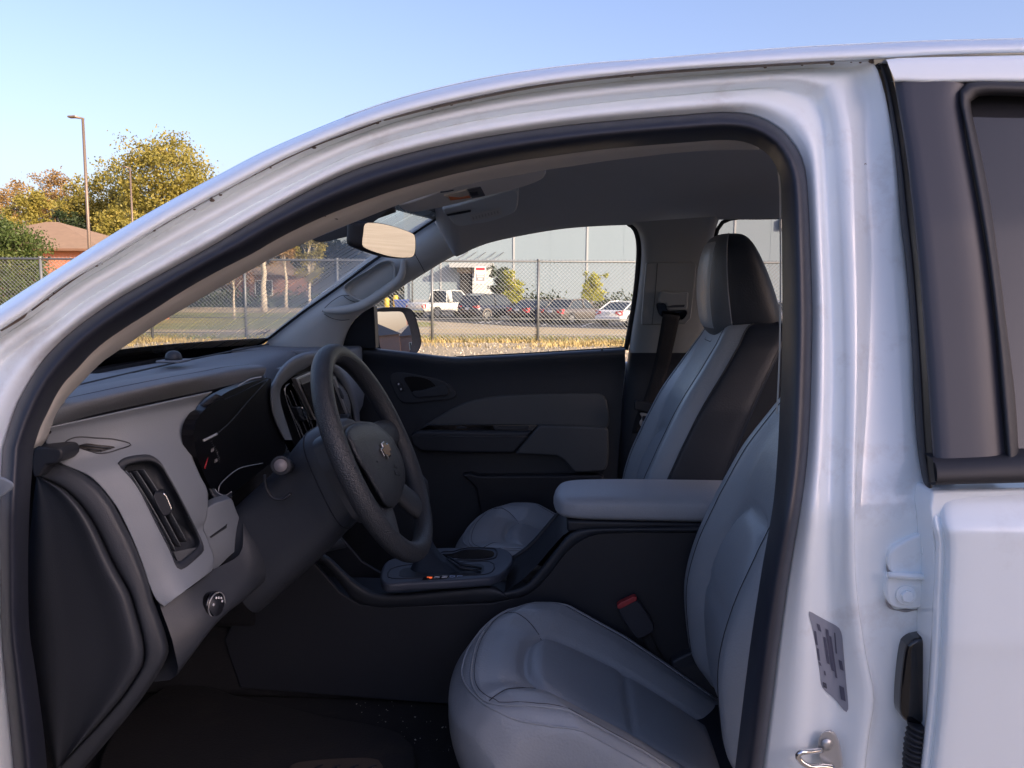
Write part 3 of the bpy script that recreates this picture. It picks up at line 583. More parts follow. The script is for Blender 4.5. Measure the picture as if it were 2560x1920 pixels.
# ------------------------------------------------------------------ parked vehicles
def vehicle(name, px, d, heading, L, Wd, H, paint, lab, cat, kind):
    """body by cross-sections along the length; heading in degrees from straight ahead towards the right"""
    base = G(px, d, zprof(d)+.01); a = math.radians(heading); fx = EF*math.cos(a)+ER*math.sin(a); rx = ER*math.cos(a)-EF*math.sin(a); up = Vector((0, 0, 1))
    T = lambda x, y, z: base+fx*x+rx*y+up*z                       # x forward from the tail, y to the right
    t = thing(name, lab, cat, T(L/2, 0, 0)); w = Wd/2
    if kind == 'pickup': low = [(0, .62, .98), (.04, .45, 1.02), (2.0, .42, 1.04), (2.05, .40, 1.05), (4.2, .38, 1.06), (4.4, .36, 1.04), (L-.35, .38, .98), (L-.05, .42, .85), (L, .5, .75)]; cab = [(2.06, 1.02), (2.18, H-.06), (2.7, H), (3.5, H-.03), (4.28, 1.03)]
    elif kind == 'suv': low = [(0, .55, .86), (.06, .36, 1.0), (.5, .30, 1.02), (3.3, .28, .98), (L-.6, .30, .93), (L-.08, .36, .78), (L, .48, .66)]; cab = [(.10, .98), (.45, H-.10), (.9, H), (2.3, H-.01), (2.75, H-.10), (3.45, .96)]
    else: low = [(0, .50, .82), (.08, .34, .93), (.7, .28, .95), (3.4, .26, .90), (L-.6, .28, .84), (L-.06, .34, .70), (L, .44, .60)]; cab = [(.62, .92), (1.25, H-.05), (1.8, H), (2.5, H-.02), (3.5, .90)] if kind == 'sedan' else [(.35, .92), (1.2, H-.06), (1.8, H), (2.4, H-.02), (3.5, .88)]
    rows = []
    for x, z0, z1 in low:
        ww = w*(.90 if x < .02 or x > L-.02 else .97 if x < .1 or x > L-.15 else 1.0); h = z1-z0
        rows.append([T(x, s*ww*k, z0+h*q) for s, k, q in ((-1, .86, 0), (-1, .97, .12), (-1, 1, .45), (-1, .985, .75), (-1, .93, .96), (-1, .7, 1.0), (1, .7, 1.0), (1, .93, .96), (1, .985, .75), (1, 1, .45), (1, .97, .12), (1, .86, 0))])
    V, Fc = gridmesh(rows, True); n = 12; Fc.append(tuple(range(n-1, -1, -1))); Fc.append(tuple(range(len(V)-n, len(V)))); obj('body', V, Fc, paint, t)
    # greenhouse: dark glass box with a painted roof and pillars
    g = [(x, z) for x, z in cab]; xs = [p[0] for p in g]; zs = [p[1] for p in g]; zb = min(zs)-.06; tw = .80
    def sec(x, z): k = (z-zb)/(H-zb); ww = w*(.93-(.93-tw)*k); return ww
    for s in (-1, 1):
        poly = [T(x, s*sec(x, z), z) for x, z in g]; obj('side_window', poly+[T(x, s*(sec(x, z)-.02), z) for x, z in g], [tuple(range(len(g))), tuple(range(2*len(g)-1, len(g)-1, -1))], m_cglass, t, smooth=False)
    V = []; Fc = []
    for x, z in g: V += [T(x, -sec(x, z)+.01, z), T(x, sec(x, z)-.01, z)]
    for i, nm in ((0, 'rear_window'), (len(g)-2, 'windscreen')):
        obj(nm, [V[2*i], V[2*i+1], V[2*i+3], V[2*i+2]], [(0, 1, 2, 3)], m_cglass, t, smooth=False)
    rv = []; 
    for x, z in g[1:-1]: ww = sec(x, z); rv.append([T(x, y*ww, z+dz) for y, dz in ((-1.01, -.05), (-.97, .0), (-.6, .02), (.6, .02), (.97, .0), (1.01, -.05))])
    obj('roof', *gridmesh(rv), paint, t)
    for s in (-1, 1):
        B = Bag()
        for i in range(len(g)-1):
            (xa, za), (xb, zb_) = g[i], g[i+1]; B.add(tube_vf([T(xa, s*sec(xa, za), za), T(xb, s*sec(xb, zb_), zb_)], .045, 5))
        zm = H-.04
        if kind != 'pickup': xm = 1.75 if kind == 'suv' else 2.2; B.add(tube_vf([T(xm, s*w*.94, zb+.08), T(xm-.05, s*sec(xm, zm), zm)], .05, 5))
        else: B.add(tube_vf([T(2.42, s*w*.92, zb+.06), T(2.36, s*sec(2.42, zm), zm)], .17, 6))
        B.build('pillar', paint, t, smooth=True)
    R = .36 if kind != 'sedan' and kind != 'coupe' else .325; ax = (L*.19, L*.80) if kind != 'pickup' else (1.15, 4.75)
    for x in ax:
        for s in (-1, 1):
            c = T(x, s*(w-.20), R); wh_ = thing_part('wheel', [c+fx*(R*math.cos(q))+up*(R*math.sin(q)) for q in np.linspace(0, 6.283, 20, endpoint=False)], rx*s*.215, m_rubber, t)
            c2 = T(x, s*(w+.017), R); slab('rim', [c2+fx*(R*.66*math.cos(q))+up*(R*.66*math.sin(q)) for q in np.linspace(0, 6.283, 16, endpoint=False)], -rx*s*.03, m_rim, wh_, bev=.01)
            c3 = T(x, s*(w-.01), R+.02); k = R*1.17; slab('wheel_arch', [c3+fx*(k*math.cos(q))+up*(k*math.sin(q)) for q in np.linspace(-.2, math.pi+.2, 14)], -rx*s*-.012, m_arch if kind == 'suv' else m_rubber, t, bev=0)
    zt = {'pickup': .86, 'suv': .92, 'sedan': .80, 'coupe': .82}[kind]; lh = .17 if kind != 'suv' else .10
    for s in (-1, 1):
        lw = .24 if kind == 'pickup' else .42; y0, y1 = w*.99, w*.99-lw
        slab('tail_light', [T(.10, s*w*1.005, zt-lh), T(-.015, s*y0*.93, zt-lh), T(-.02, s*y1, zt-lh*.5), T(-.02, s*y1, zt+lh*.3), T(-.015, s*y0*.93, zt+lh*.6), T(.16, s*w*1.005, zt+lh*.6)], fx*.03, m_tail, t, bev=0)
    slab('number_plate', [T(-.02, y, z) for y, z in ((-.17, .70), (.17, .70), (.17, .84), (-.17, .84))], fx*.02, m_sw, t, bev=0)
    slab('rear_bumper', [T(-.05, y, z) for y, z in ((-w*.93, .40), (w*.93, .40), (w*.95, .60), (-w*.95, .60))], fx*.15, m_chrome if kind == 'pickup' else paint, t, bev=.03)
    for s in (-1, 1):
        slab('door_mirror', [T(3.35 if kind != 'pickup' else 4.15, s*(w+q), z) for q, z in ((-.03, .98), (.16, 1.0), (.16, 1.13), (-.03, 1.10))], fx*.1, paint, t, bev=.02)
        for x in (1.35, 2.3, 3.3) if kind != 'pickup' else (3.1, 4.3):
            obj('door_gap', [T(x+q, s*(w*1.003), z) for q, z in ((0, .42), (.02, .42), (.02, .92), (0, .92))], [(0, 1, 2, 3)], m_rubber, t, smooth=False)
    return t
def thing_part(name, ring_, dep, m, parent): return slab(name, ring_, dep, m, parent, bev=.02)
m_cglass = mat('tinted_car_glass', (.035, .045, .055), .06, .1); m_rim = mat('alloy_rim', (.55, .54, .52), .3, .1, metal=.8)
m_tail = mat('red_lamp_lens', (.55, .02, .03), .2, .1); m_arch = mat('grey_arch_cladding', (.20, .17, .15), .6)
def paintm(n, c): return mat(n, c, .25, .06, 2, coat=.7)
vehicle('parked_pickup', 1036, 58.5, 43, 5.6, 1.95, 1.84, paintm('cream_white_paint', (.72, .71, .66)), 'white pickup truck parked tail towards the fence, beside the blue bin', 'pickup', 'pickup')
vehicle('parked_suv', 1167, 55.5, 41, 4.6, 1.86, 1.66, paintm('black_blue_paint', (.018, .022, .035)), 'black SUV with grey wheel arches parked between white pickup and dark sedan', 'car', 'suv')
vehicle('parked_sedan', 1291, 54, 41, 4.4, 1.78, 1.36, paintm('dark_navy_paint', (.020, .024, .034)), 'low dark navy sedan half hidden by the fence post and the grey sedan', 'car', 'sedan')
vehicle('parked_sedan', 1374, 52, 41, 4.85, 1.84, 1.46, paintm('bronze_grey_paint', (.12, .105, .095)), 'bronze grey sedan with round red tail lights parked beside the white coupe', 'car', 'sedan')
vehicle('parked_coupe', 1518, 48.5, 41, 4.6, 1.8, 1.40, paintm('pure_white_paint', (.74, .74, .74)), 'white sleek-roofed car with red tail lights next to the grey sedan', 'car', 'coupe')
vehicle('parked_hatchback', 1945, 41, 41, 4.3, 1.8, 1.5, paintm('silver_paint', (.42, .43, .47)), 'silver car glimpsed behind the passenger headrest through the rear side window', 'car', 'suv')

# ------------------------------------------------------------------ what the mirrors and the rear glass look at
house('row_house', (182, 44, -.3), (0, 1, 0), (1, 0, 0), 16, 9, 4.6, 3.4, 'dark brick row house with two white dormers, seen only in the door mirror', m_brick2, m_shing2, [(0, 1.5, 1, 1.1, 1.6), (0, 5, 1, 1.1, 1.6), (0, 10, 1, 1.1, 1.6)], hip=True, dormers=((3.2, 1.5), (8.2, 1.5)))
house('row_house', (188, 62.0, -.3), (0, 1, 0), (1, 0, 0), 13, 9, 4.2, 3.0, 'smaller dark brick row house next to the dormered one', m_brick2, m_shing2, [(0, 2, 1, 1.1, 1.6), (0, 7, 1, 1.1, 1.6)], hip=True)
m_ind = mat('grey_metal_siding', (.30, .31, .33), .6, .08, .5); m_roofe = mat('dark_roof_edge', (.06, .06, .07), .6)
ib = thing('service_building', 'low grey metal service shed behind the photographer, mirrored in the rear door glass', 'building', (8, -13, 0))
box('wall', (2.6, 15, -18, -11.2, 0, 4.2), m_ind, ib); box('roof_edge', (2.2, 15.4, -18.4, -10.6, 4.2, 4.7), m_roofe, ib)
for k in range(3): box('roller_door', (3.4+k*3.8, 6.2+k*3.8, -11.2, -11.15, 0.02, 3.2), mat('dark_roller_door', (.05, .05, .055), .5), ib)
# unseen tall block added only to cast the shade the truck stands in
sv2 = Vector((-SUN_TRAVEL.x, -SUN_TRAVEL.y, 0)).normalized(); pv2 = Vector((-sv2.y, sv2.x, 0)); bc_ = Vector((.3, 1.9, 0))+sv2*28
tb_ = thing('shade_block', 'tall narrow tan block, unseen far behind the camera, added to shade the truck', 'building', bc_)
fp = lambda u, w, z: bc_+pv2*u+sv2*w+Vector((0, 0, z))
slab('wall', [fp(u, w, 0) for u, w in ((-4.4, 0), (4.4, 0), (4.4, 9), (-4.4, 9))], (0, 0, 12.6), mat('tan_render', (.42, .38, .33), .8, .08, .5), tb_, bev=0)
slab('parapet', [fp(u, w, 12.6) for u, w in ((-4.6, -.2), (4.6, -.2), (4.6, 9.2), (-4.6, 9.2))], (0, 0, .5), m_wh, tb_, bev=0)
for k in range(4):
    for u in (-3.2, -1, 1.2):
        wf = slab('window_frame', [fp(u+a, -.06, 1.2+k*3+b) for a, b in ((0, 0), (1.8, 0), (1.8, 1.5), (0, 1.5))], sv2*.08, m_wframe, tb_, bev=0)
        slab('pane', [fp(u+a, -.075, 1.2+k*3+b) for a, b in ((.1, .1), (1.7, .1), (1.7, 1.4), (.1, 1.4))], sv2*.02, m_pane, wf, bev=0)
# ================================================================== the pickup truck: body shell
truck = thing('pickup_truck', 'white crew-cab pickup truck with its driver door open, grey and black interior', 'pickup', (0.3, YMID, 0))
NS = (26, 110, 60)
def lerp2(a, b, t): return [(p[0]+(q[0]-p[0])*t, p[1]+(q[1]-p[1])*t) for p, q in zip(a, b)]
so_ = cseg([[(40, 1990), (34, 1920), (17, 1745), (3, 1586), (0, 1440), (-2, 1300), (6, 1120)],
    [(6, 1120), (38, 1019), (68, 961), (107, 900), (153, 851), (200, 811), (287, 750), (403, 684), (525, 616), (634, 552), (700, 514), (790, 466), (881, 425), (971, 396), (1062, 372), (1170, 349), (1279, 331), (1387, 316), (1500, 304), (1700, 287), (1816, 280), (1879, 287), (1920, 303), (1955, 326)],
    [(1955, 326), (1981, 355), (2001, 387), (2014, 427), (2020, 485), (2024, 560), (2029, 700), (2031, 800), (2029, 912), (2024, 1057), (2016, 1166), (2000, 1281), (1989, 1343), (1969, 1460), (1950, 1591), (1928, 1764), (1909, 1912), (1900, 1990)]], NS)
si_ = cseg([[(120, 1990), (114, 1878), (87, 1666), (74, 1583), (70, 1409), (73, 1282), (84, 1120)],
    [(84, 1120), (101, 1068), (119, 1031), (139, 990), (162, 955), (197, 918), (226, 886), (260, 856), (318, 816), (385, 774), (460, 726), (535, 683), (634, 632), (700, 594), (790, 550), (881, 513), (971, 481), (1062, 454), (1170, 427), (1279, 405), (1387, 389), (1500, 374), (1700, 357), (1816, 350), (1862, 355), (1897, 369), (1926, 392)],
    [(1926, 392), (1944, 424), (1952, 456), (1954, 514), (1955, 630), (1956, 767), (1954, 912), (1949, 1035), (1943, 1151), (1933, 1260), (1906, 1417), (1876, 1612), (1841, 1894), (1830, 1990)]], NS)
g2_ = cseg([[(-80, 1990), (-95, 1700), (-105, 1440), (-105, 1250), (-85, 1060)],
    [(-85, 1060), (-45, 970), (0, 912), (70, 853), (145, 802), (200, 760), (289, 704), (417, 632), (562, 552), (670, 492), (790, 430), (881, 387), (971, 355), (1062, 330), (1170, 306), (1279, 287), (1387, 272), (1500, 258), (1700, 238), (1816, 228), (1900, 222), (1952, 226), (2018, 250)],
    [(2018, 250), (2047, 288), (2057, 340), (2063, 427), (2069, 560), (2077, 731), (2081, 948), (2078, 1080), (2074, 1243), (2070, 1374), (2072, 1547), (2080, 1700), (2075, 1850), (2060, 1990)]], NS)
dl_ = cseg([[(-300, 1990), (-320, 1500), (-300, 1150), (-230, 1000)],
    [(-230, 1000), (-120, 910), (0, 825), (69, 780), (136, 727), (210, 680), (272, 644), (423, 551), (615, 446), (714, 394), (845, 338), (953, 300), (1076, 266), (1200, 238), (1342, 212), (1562, 185), (1700, 173), (1874, 162), (2085, 151), (2177, 148)],
    [(2177, 148), (2192, 170), (2210, 225), (2226, 306), (2240, 398), (2256, 560), (2268, 659), (2284, 840), (2292, 1021), (2312, 1144), (2350, 1267), (2365, 1400), (2365, 1600), (2355, 1800), (2340, 1990)]], NS)
h1_ = lerp2(dl_, g2_, .28); m1_ = lerp2(dl_, g2_, .62); r2_ = lerp2(g2_, so_, .5)
n01 = NS[0]+NS[1]-2
h1b = cr([h1_[n01], (2160, 240), (2168, 400), (2172, 560), (2176, 730), (2172, 948), (2162, 1100), (2154, 1287), (2158, 1460), (2180, 1634), (2200, 1742), (2188, 1829), (2178, 1912), (2172, 1990)], NS[2])
m1b = cr([m1_[n01], (2100, 290), (2116, 430), (2122, 560), (2128, 730), (2132, 948), (2131, 1080), (2128, 1287), (2131, 1460), (2153, 1634), (2170, 1742), (2160, 1829), (2150, 1912), (2145, 1990)], NS[2])
h1_ = h1_[:n01]+h1b; m1_ = m1_[:n01]+m1b
NT = len(so_); tb = np.clip((np.arange(NT)-n01)/14.0, 0, 1)          # 0 along the roof, 1 down the B-pillar
def row(c, o1, o2=None): o2 = o1 if o2 is None else o2; return [S(x, y, o1+(o2-o1)*k) for (x, y), k in zip(c, tb)]
R_dl = row(dl_, .030, .062); R_h1 = row(h1_, .050, .064); R_m1 = row(m1_, .040, .052); R_g2 = row(g2_, .062, .072); R_r2 = row(r2_, .047, .057); R_so = row(so_, .062, .070)
back = [S(x, y, .10) for x, y in dl_]
frame = loft('door_frame', [R_dl, R_h1, R_m1, R_g2, R_r2, R_so], m_jamb, truck, k=6, thick=.004)
# the flange that turns in under the seal
loft('door_frame_flange', [R_so, [S(x, y, .085) for x, y in lerp2(so_, si_, .3)], [S(x, y, .125) for x, y in lerp2(so_, si_, .75)]], m_jamb, frame, k=3)
# roof edge and roof skin
ro_ = cr([(-330, 1010), (-230, 930), (-110, 842), (0, 768), (72, 721), (181, 652), (231, 620), (325, 562), (434, 500), (561, 432), (651, 385), (800, 320), (900, 281), (995, 249), (1130, 214), (1273, 186), (1450, 163), (1620, 150), (1700, 143), (1952, 123), (2192, 110), (2340, 104), (2560, 99), (2900, 93), (3600, 100)], 120)
dr_ = cr([(-330, 1075), (-230, 1000), (-120, 910), (0, 825), (69, 780), (136, 727), (210, 680), (272, 644), (423, 551), (615, 446), (714, 394), (845, 338), (953, 300), (1076, 266), (1200, 238), (1342, 212), (1562, 185), (1700, 173), (1874, 162), (2085, 151), (2177, 147), (2340, 137), (2560, 131), (2900, 126), (3600, 134)], 120)
e0 = [S(x, y, .034) for x, y in dr_]; e1 = [S(*p, .010) for p in lerp2(dr_, ro_, .12)]; e2 = [S(*p, .012) for p in lerp2(dr_, ro_, .55)]; e3 = [S(x, y, .045) for x, y in ro_]
roof_edge = loft('roof_rail', [e0, e1, e2, e3], m_white, truck, k=5, thick=.003)
mir = lambda p: Vector((p.x, 2*YMID-p.y, p.z))
i_h = min(range(120), key=lambda i: abs(e3[i].x+.30))                # where the windscreen header lies
rs = [e3[i] for i in range(i_h, 120)]
rows = []
for k, cz in ((0, 0), (.15, .018), (.35, .03), (.5, .035), (.65, .03), (.85, .018), (1, 0)): rows.append([p.lerp(mir(p), k)+Vector((0, 0, cz*min(1, (p.x+.34)*4))) for p in rs])
loft('roof_skin', rows, m_white, truck, k=2, thick=.004)
loft('roof_rail', [[mir(p) for p in r] for r in (e0, e1, e2, e3)], m_white, truck, k=3, thick=.003)
# dirt gathered in the roof ditch
m_grime = mat('grime', (.16, .12, .10), .9, .3, 40)
B = Bag()
for i in range(70):
    t = random.uniform(0, 1)**.7; j = int(6+t*(n01-10-6))+NS[0]; x, y = dl_[min(j, n01)]; 
    if x < 0: continue
    p = S(x+random.uniform(-4, 4), y+random.uniform(-3, 9), .028); r = random.uniform(.0006, .0022)
    B.add(([p+Vector((r*math.cos(a)*1.8, 0, r*math.sin(a))) for a in np.linspace(0, 6.28, 6, endpoint=False)]+[p-Vector((0, .0006, 0))], [(q, (q+1) % 6, 6) for q in range(6)]))
B.build('grime_specks', m_grime, frame, kind='stuff')
tube('dirt_line', [S(*p, .027) for p in cr([(0, 823), (40, 800), (69, 781)], 12)], [.0035]*10+[.0022, .0006], m_grime, frame, n=6, flat=.4)
tube('dirt_line', [S(x, y+2, .029) for x, y in cr([(80, 774), (210, 680), (423, 551), (615, 446), (756, 376), (953, 301)], 60)], .0009, m_grime, frame, n=5)
tube('dirt_line', [S(x, y+3, .027) for x, y in cr([(960, 297), (1076, 268), (1342, 214), (1562, 187), (1874, 164), (2085, 152)], 60)], .0018, mat('faint_grime', (.30, .26, .24), .9, .4, 60), frame, n=5, flat=.5)
for pts in ([(2000, 190), (2040, 188), (2078, 195)], [(2103, 207), (2112, 213), (2118, 219)], [(2160, 413), (2163, 409), (2166, 411)], [(2126, 340), (2124, 360), (2120, 372)]):
    tube('scuff_mark', [S(x, y, .055) for x, y in cr(pts, 8)], .0006, m_grime, frame, n=4)
# rubber seal: a fat soft bulb between its two edges
rows = []
for t, o in ((0, .066), (.04, .048), (.16, .030), (.34, .022), (.52, .026), (.70, .045), (.86, .075), (.96, .105), (1.0, .125), (1.0, .15)):
    rows.append([S(x, y, o) for x, y in lerp2(so_, si_, t)])
seal = loft('door_seal', rows, m_seal, truck, k=3)
# warm grey pillar and roof trim under the seal
ti_ = cr([(108, 1108), (123, 1067), (153, 1010), (203, 955), (255, 903), (275, 889), (330, 851), (382, 815), (443, 779), (532, 727), (616, 679), (700, 633), (780, 597), (888, 553), (978, 517), (1060, 489), (1170, 459), (1279, 438), (1387, 420), (1500, 403), (1600, 390), (1700, 379), (1800, 373), (1897, 371)], 100)
tj_ = cr([(84, 1120), (101, 1068), (119, 1031), (139, 990), (162, 955), (197, 918), (226, 886), (260, 856), (318, 816), (385, 774), (460, 726), (535, 683), (634, 632), (700, 594), (790, 550), (881, 513), (971, 481), (1062, 454), (1170, 427), (1279, 405), (1387, 389), (1500, 374), (1700, 357), (1800, 350), (1880, 358)], 100)
a = [S(x, y, .13) for x, y in lerp2(tj_, ti_, -.25)]; b = [S(*p, .15) for p in lerp2(tj_, ti_, .45)]; c = [S(*p, .20) for p in ti_]
c2 = [p+Vector((-.01, .06, .03)) for p in c]
trim = loft('roof_side_trim', [a, b, c, c2], m_trim, truck, k=4, thick=.002)
i_s = min(range(100), key=lambda i: abs(ti_[i][0]-880))
tube('trim_joint', [p-Vector((0, .002, 0)) for p in (a[i_s-2], b[i_s-1], c[i_s])], .0011, m_rubber, trim, n=5)
# thin trim edge on the B-pillar
lo_ = cr([(1948, 430), (1952, 470), (1953, 560), (1953, 767), (1950, 912), (1944, 1035)], 30)
loft('pillar_trim_edge', [[S(x, y, .126) for x, y in lo_], [S(x-4, y, .15) for x, y in lo_], [S(x-4, y, .22) for x, y in lo_]], m_trim, truck, k=2)

# ------------------------------------------------------------------ windscreen and its surround
gl_ = cr([(640, 866), (668, 850), (700, 825), (760, 779), (845, 719), (943, 646), (1033, 585), (1082, 553), (1110, 536)], 30)
PE = [SP(x, y, .15) for x, y in gl_]
def wind(u, p):                                                        # u -1 driver .. 1 passenger
    q = p.copy(); q.y = YMID+(p.y-YMID)*u; q.x -= .17*(1-u*u)*(.55+.45*(1-(p.z-1.2)/.35)); q.z += .012*(1-u*u); return q
us = np.linspace(-1, 1, 25)
rows = [[wind(u, p) for u in us] for p in PE]
m_ws = glass('windscreen_glass', (.93, .97, .95), 1.0, 0, film=.06)
N = m_ws.node_tree.nodes; L = m_ws.node_tree.links                    # dew on the passenger side with runs through it
film = [n for n in N if n.type == 'MIX_SHADER' and abs(n.inputs[0].default_value-.06) < 1e-4][0]
tc = N.new('ShaderNodeTexCoord'); sx = N.new('ShaderNodeSeparateXYZ'); L.new(tc.outputs['Object'], sx.inputs[0])
mr = N.new('ShaderNodeMapRange'); mr.inputs[1].default_value = .22; mr.inputs[2].default_value = .66; mr.inputs[3].default_value = .13; mr.inputs[4].default_value = .52; L.new(sx.outputs[1], mr.inputs[0])
mp = N.new('ShaderNodeMapping'); mp.inputs['Scale'].default_value = (2.2, 75, 2.2); L.new(tc.outputs['Object'], mp.inputs[0])
ns = N.new('ShaderNodeTexNoise'); ns.inputs['Scale'].default_value = 1.0; ns.inputs['Detail'].default_value = 3; ns.inputs['Distortion'].default_value = .3; L.new(mp.outputs[0], ns.inputs['Vector'])
rm = N.new('ShaderNodeMapRange'); rm.inputs[1].default_value = .36; rm.inputs[2].default_value = .44; rm.inputs[3].default_value = .12; rm.inputs[4].default_value = 1.0; L.new(ns.outputs['Fac'], rm.inputs[0])
mu = N.new('ShaderNodeMath'); mu.operation = 'MULTIPLY'; L.new(mr.outputs[0], mu.inputs[0]); L.new(rm.outputs[0], mu.inputs[1]); L.new(mu.outputs[0], film.inputs[0])
V, Fc = gridmesh(rows); ws = obj('windscreen', V, Fc, m_ws, truck)
off = Vector((.012, 0, .008))
loft('frit_band', [[p+Vector((-.03, 0, -.09)) for p in rows[0]], [p+off for p in rows[0]], [p+off for p in [r.lerp(q, .55) for r, q in zip(rows[1], rows[2])]]], m_gloss, ws, k=2)
tube('glass_edge', [p+Vector((.004, -.006, .004)) for p in PE], .006, m_gloss, ws, n=6)
tube('glass_edge', [wind(-1, p) for p in PE], .006, m_gloss, ws, n=6)
loft('sun_band', [[p+off for p in rows[-1]], [p+off for p in rows[-3]]], m_gloss, ws, k=2)
# maker's mark dots at the glass foot
B = Bag()
for (x, y) in ((640, 838), (645, 835), (650, 836), (656, 833), (661, 834), (666, 831), (671, 829), (652, 831), (658, 837), (664, 827)):
    p = wind(.86, PE[0]); q = SP(x, y, .19); B.add(slab_vf([q+Vector(v) for v in ((0, 0, 0), (.005, 0, .001), (.005, 0, .005), (0, 0, .004))], (0, .001, 0)))
B.build('glass_mark', m_ink, ws, kind='stuff')

# ------------------------------------------------------------------ passenger A-pillar trim with grab handle
Lc = cr([(640, 885), (672, 850), (703, 825), (763, 779), (848, 719), (946, 646), (1036, 585), (1085, 553)], 40)
Rc = cr([(850, 905), (855, 866), (871, 821), (895, 789), (934, 764), (989, 726), (1062, 680), (1134, 638)], 40)
rows = [[SP(*p, .145) for p in Lc], [SP(*p, .185) for p in lerp2(Lc, Rc, .22)], [SP(*p, .20) for p in lerp2(Lc, Rc, .5)], [SP(*p, .19) for p in lerp2(Lc, Rc, .8)], [SP(*p, .16) for p in Rc], [SP(*p, .08) for p in Rc]]
ap = loft('pillar_trim', rows, m_pillar, truck, k=4)
# handle recess, a hollow with its own walls
rec = cS((1085, 560), (1150, 470), (1500, 250), (1800, 80), (1960, 90), (1990, 200), (1985, 400), (1900, 470), (1650, 640), (1430, 795), (1330, 760), (1200, 690))
rec = cr(rec, 60, True); cx = np.mean([p[0] for p in rec]); cy_ = np.mean([p[1] for p in rec])
def shr(c, k): return [(cx+(x-cx)*k, cy_+(y-cy_)*k) for x, y in c]
loft('handle_recess', [[SP(*p, .215) for p in rec], [SP(*p, .214) for p in shr(rec, .93)], [SP(*p, .19) for p in shr(rec, .84)], [SP(*p, .185) for p in shr(rec, .55)], [SP(*p, .185) for p in shr(rec, .02)]], m_pillar, ap, k=3, closed=True)
hb = cr(cS((760, 945), (1100, 930), (1400, 860), (1650, 720), (1900, 540), (2060, 400), (2120, 250), (2130, 60)), 40)
rr_ = [.007+.0075*math.sin(math.pi*min(1, i/39*1.02))**.6 for i in range(40)]
tube('grab_handle', [SP(x, y, .205+.018*math.sin(math.pi*i/39)) for i, (x, y) in enumerate(hb)], rr_, m_pillar, ap, n=12)
for c in (cS((730, 960), (780, 890), (930, 760), (1080, 680), (1200, 690)), cS((1100, 690), (1180, 750), (1300, 800)), cS((750, 945), (1050, 935), (1200, 930)), cS((760, 1000), (880, 1070), (1060, 1110), (1200, 1100))):
    tube('trim_seam', [SP(x, y, .2045) for x, y in cr(c, 16)], .0010, m_dark, ap, n=5)
for c in ([(1008, 583), (1040, 640), (1062, 680)],):
    tube('trim_seam', [SP(x, y, .20) for x, y in cr(c, 12)], .0010, m_dark, ap, n=5)
# ------------------------------------------------------------------ headliner
wt_ = cr([(1085, 553), (1134, 638), (1180, 620), (1224, 604), (1315, 584), (1409, 569), (1500, 562), (1571, 559), (1640, 552), (1720, 548), (1800, 546), (1900, 544), (2050, 542), (2500, 540)], 70)
h0 = [SP(*p, .07) for p in wt_]; h0b = [SP(*p, .11) for p in wt_]
def up_(p, Y, z, w):
    x = p.x+.02*w; return Vector((max(x, -.36+.0*w), Y, z if x > -.25 else z-.35*(-.25-x)))
h1r = [Vector((p.x, p.y-.09, p.z+.045)) for p in h0b]; h2r = [up_(p, 2.36, 1.625, 1) for p in h0b]
h3r = [up_(p, 2.1, 1.66, 2) for p in h0b]; h4r = [up_(p, 1.80, 1.66, 2) for p in h0b]; h5r = [up_(p, 1.58, 1.635, 2) for p in h0b]; h6r = [up_(p, 1.38, 1.60, 1) for p in h0b]
loft('headliner', [h0, h0b, h1r, h2r, h3r, h4r, h5r, h6r], m_head, truck, k=3)
# ================================================================== interior
def plane_hit(px, py, c, n): d = Vector(ray(px, py)); c = Vector(c); o = Vector(CAM); return o+d*((c-o).dot(n)/d.dot(n))
def proj(p):
    q = np.array(p)-CAM; z = q@_fw; return (1280+F_PX*(q@_rt)/z, 960-F_PX*(q@_up)/z)
def inside(p, poly):
    x, y = p; r = False; n = len(poly)
    for i in range(n):
        x1, y1 = poly[i]; x2, y2 = poly[(i+1) % n]
        if (y1 > y) != (y2 > y) and x < (x2-x1)*(y-y1)/(y2-y1)+x1: r = not r
    return r
class Surf:
    """a surface one can look up by photo pixel"""
    def __init__(s, rows): s.P = np.array([tuple(p) for r in rows for p in r]); s.q = np.array([proj(p) for p in s.P])
    def at(s, px, py, lift=0.0):
        d = ((s.q-np.array([px, py]))**2).sum(1); k = np.argsort(d)[:6]; w = 1/(d[k]+1); Y = (s.P[k, 1]*w).sum()/w.sum(); return U(px, py, Y-lift)
def cen(c): return (sum(p[0] for p in c)/len(c), sum(p[1] for p in c)/len(c))
def shrink(c, k): a, b = cen(c); return [(a+(x-a)*k, b+(y-b)*k) for x, y in c]
def text3d(name, s, size, m, mtx, parent, extr=.0004):
    cu = bpy.data.curves.new(name, 'FONT'); cu.body = s; cu.size = size; cu.extrude = extr; cu.align_x = 'CENTER'; cu.align_y = 'CENTER'
    o = bpy.data.objects.new(name, cu); me = bpy.data.meshes.new_from_object(o); bpy.data.objects.remove(o)
    V = [mtx @ v.co for v in me.vertices]; Fc = [tuple(p.vertices) for p in me.polygons]; return obj(name, V, Fc, m, parent, smooth=False)
m_dgrey = mat('door_insert_grey', (.085, .092, .10), .55, .08, 6, bump=.15, bs=400)

# ------------------------------------------------------------------ dashboard
dash = thing('tmp', 'x', 'x'); bpy.data.objects.remove(dash)
def spl3(pts, n): return cr(pts, n)
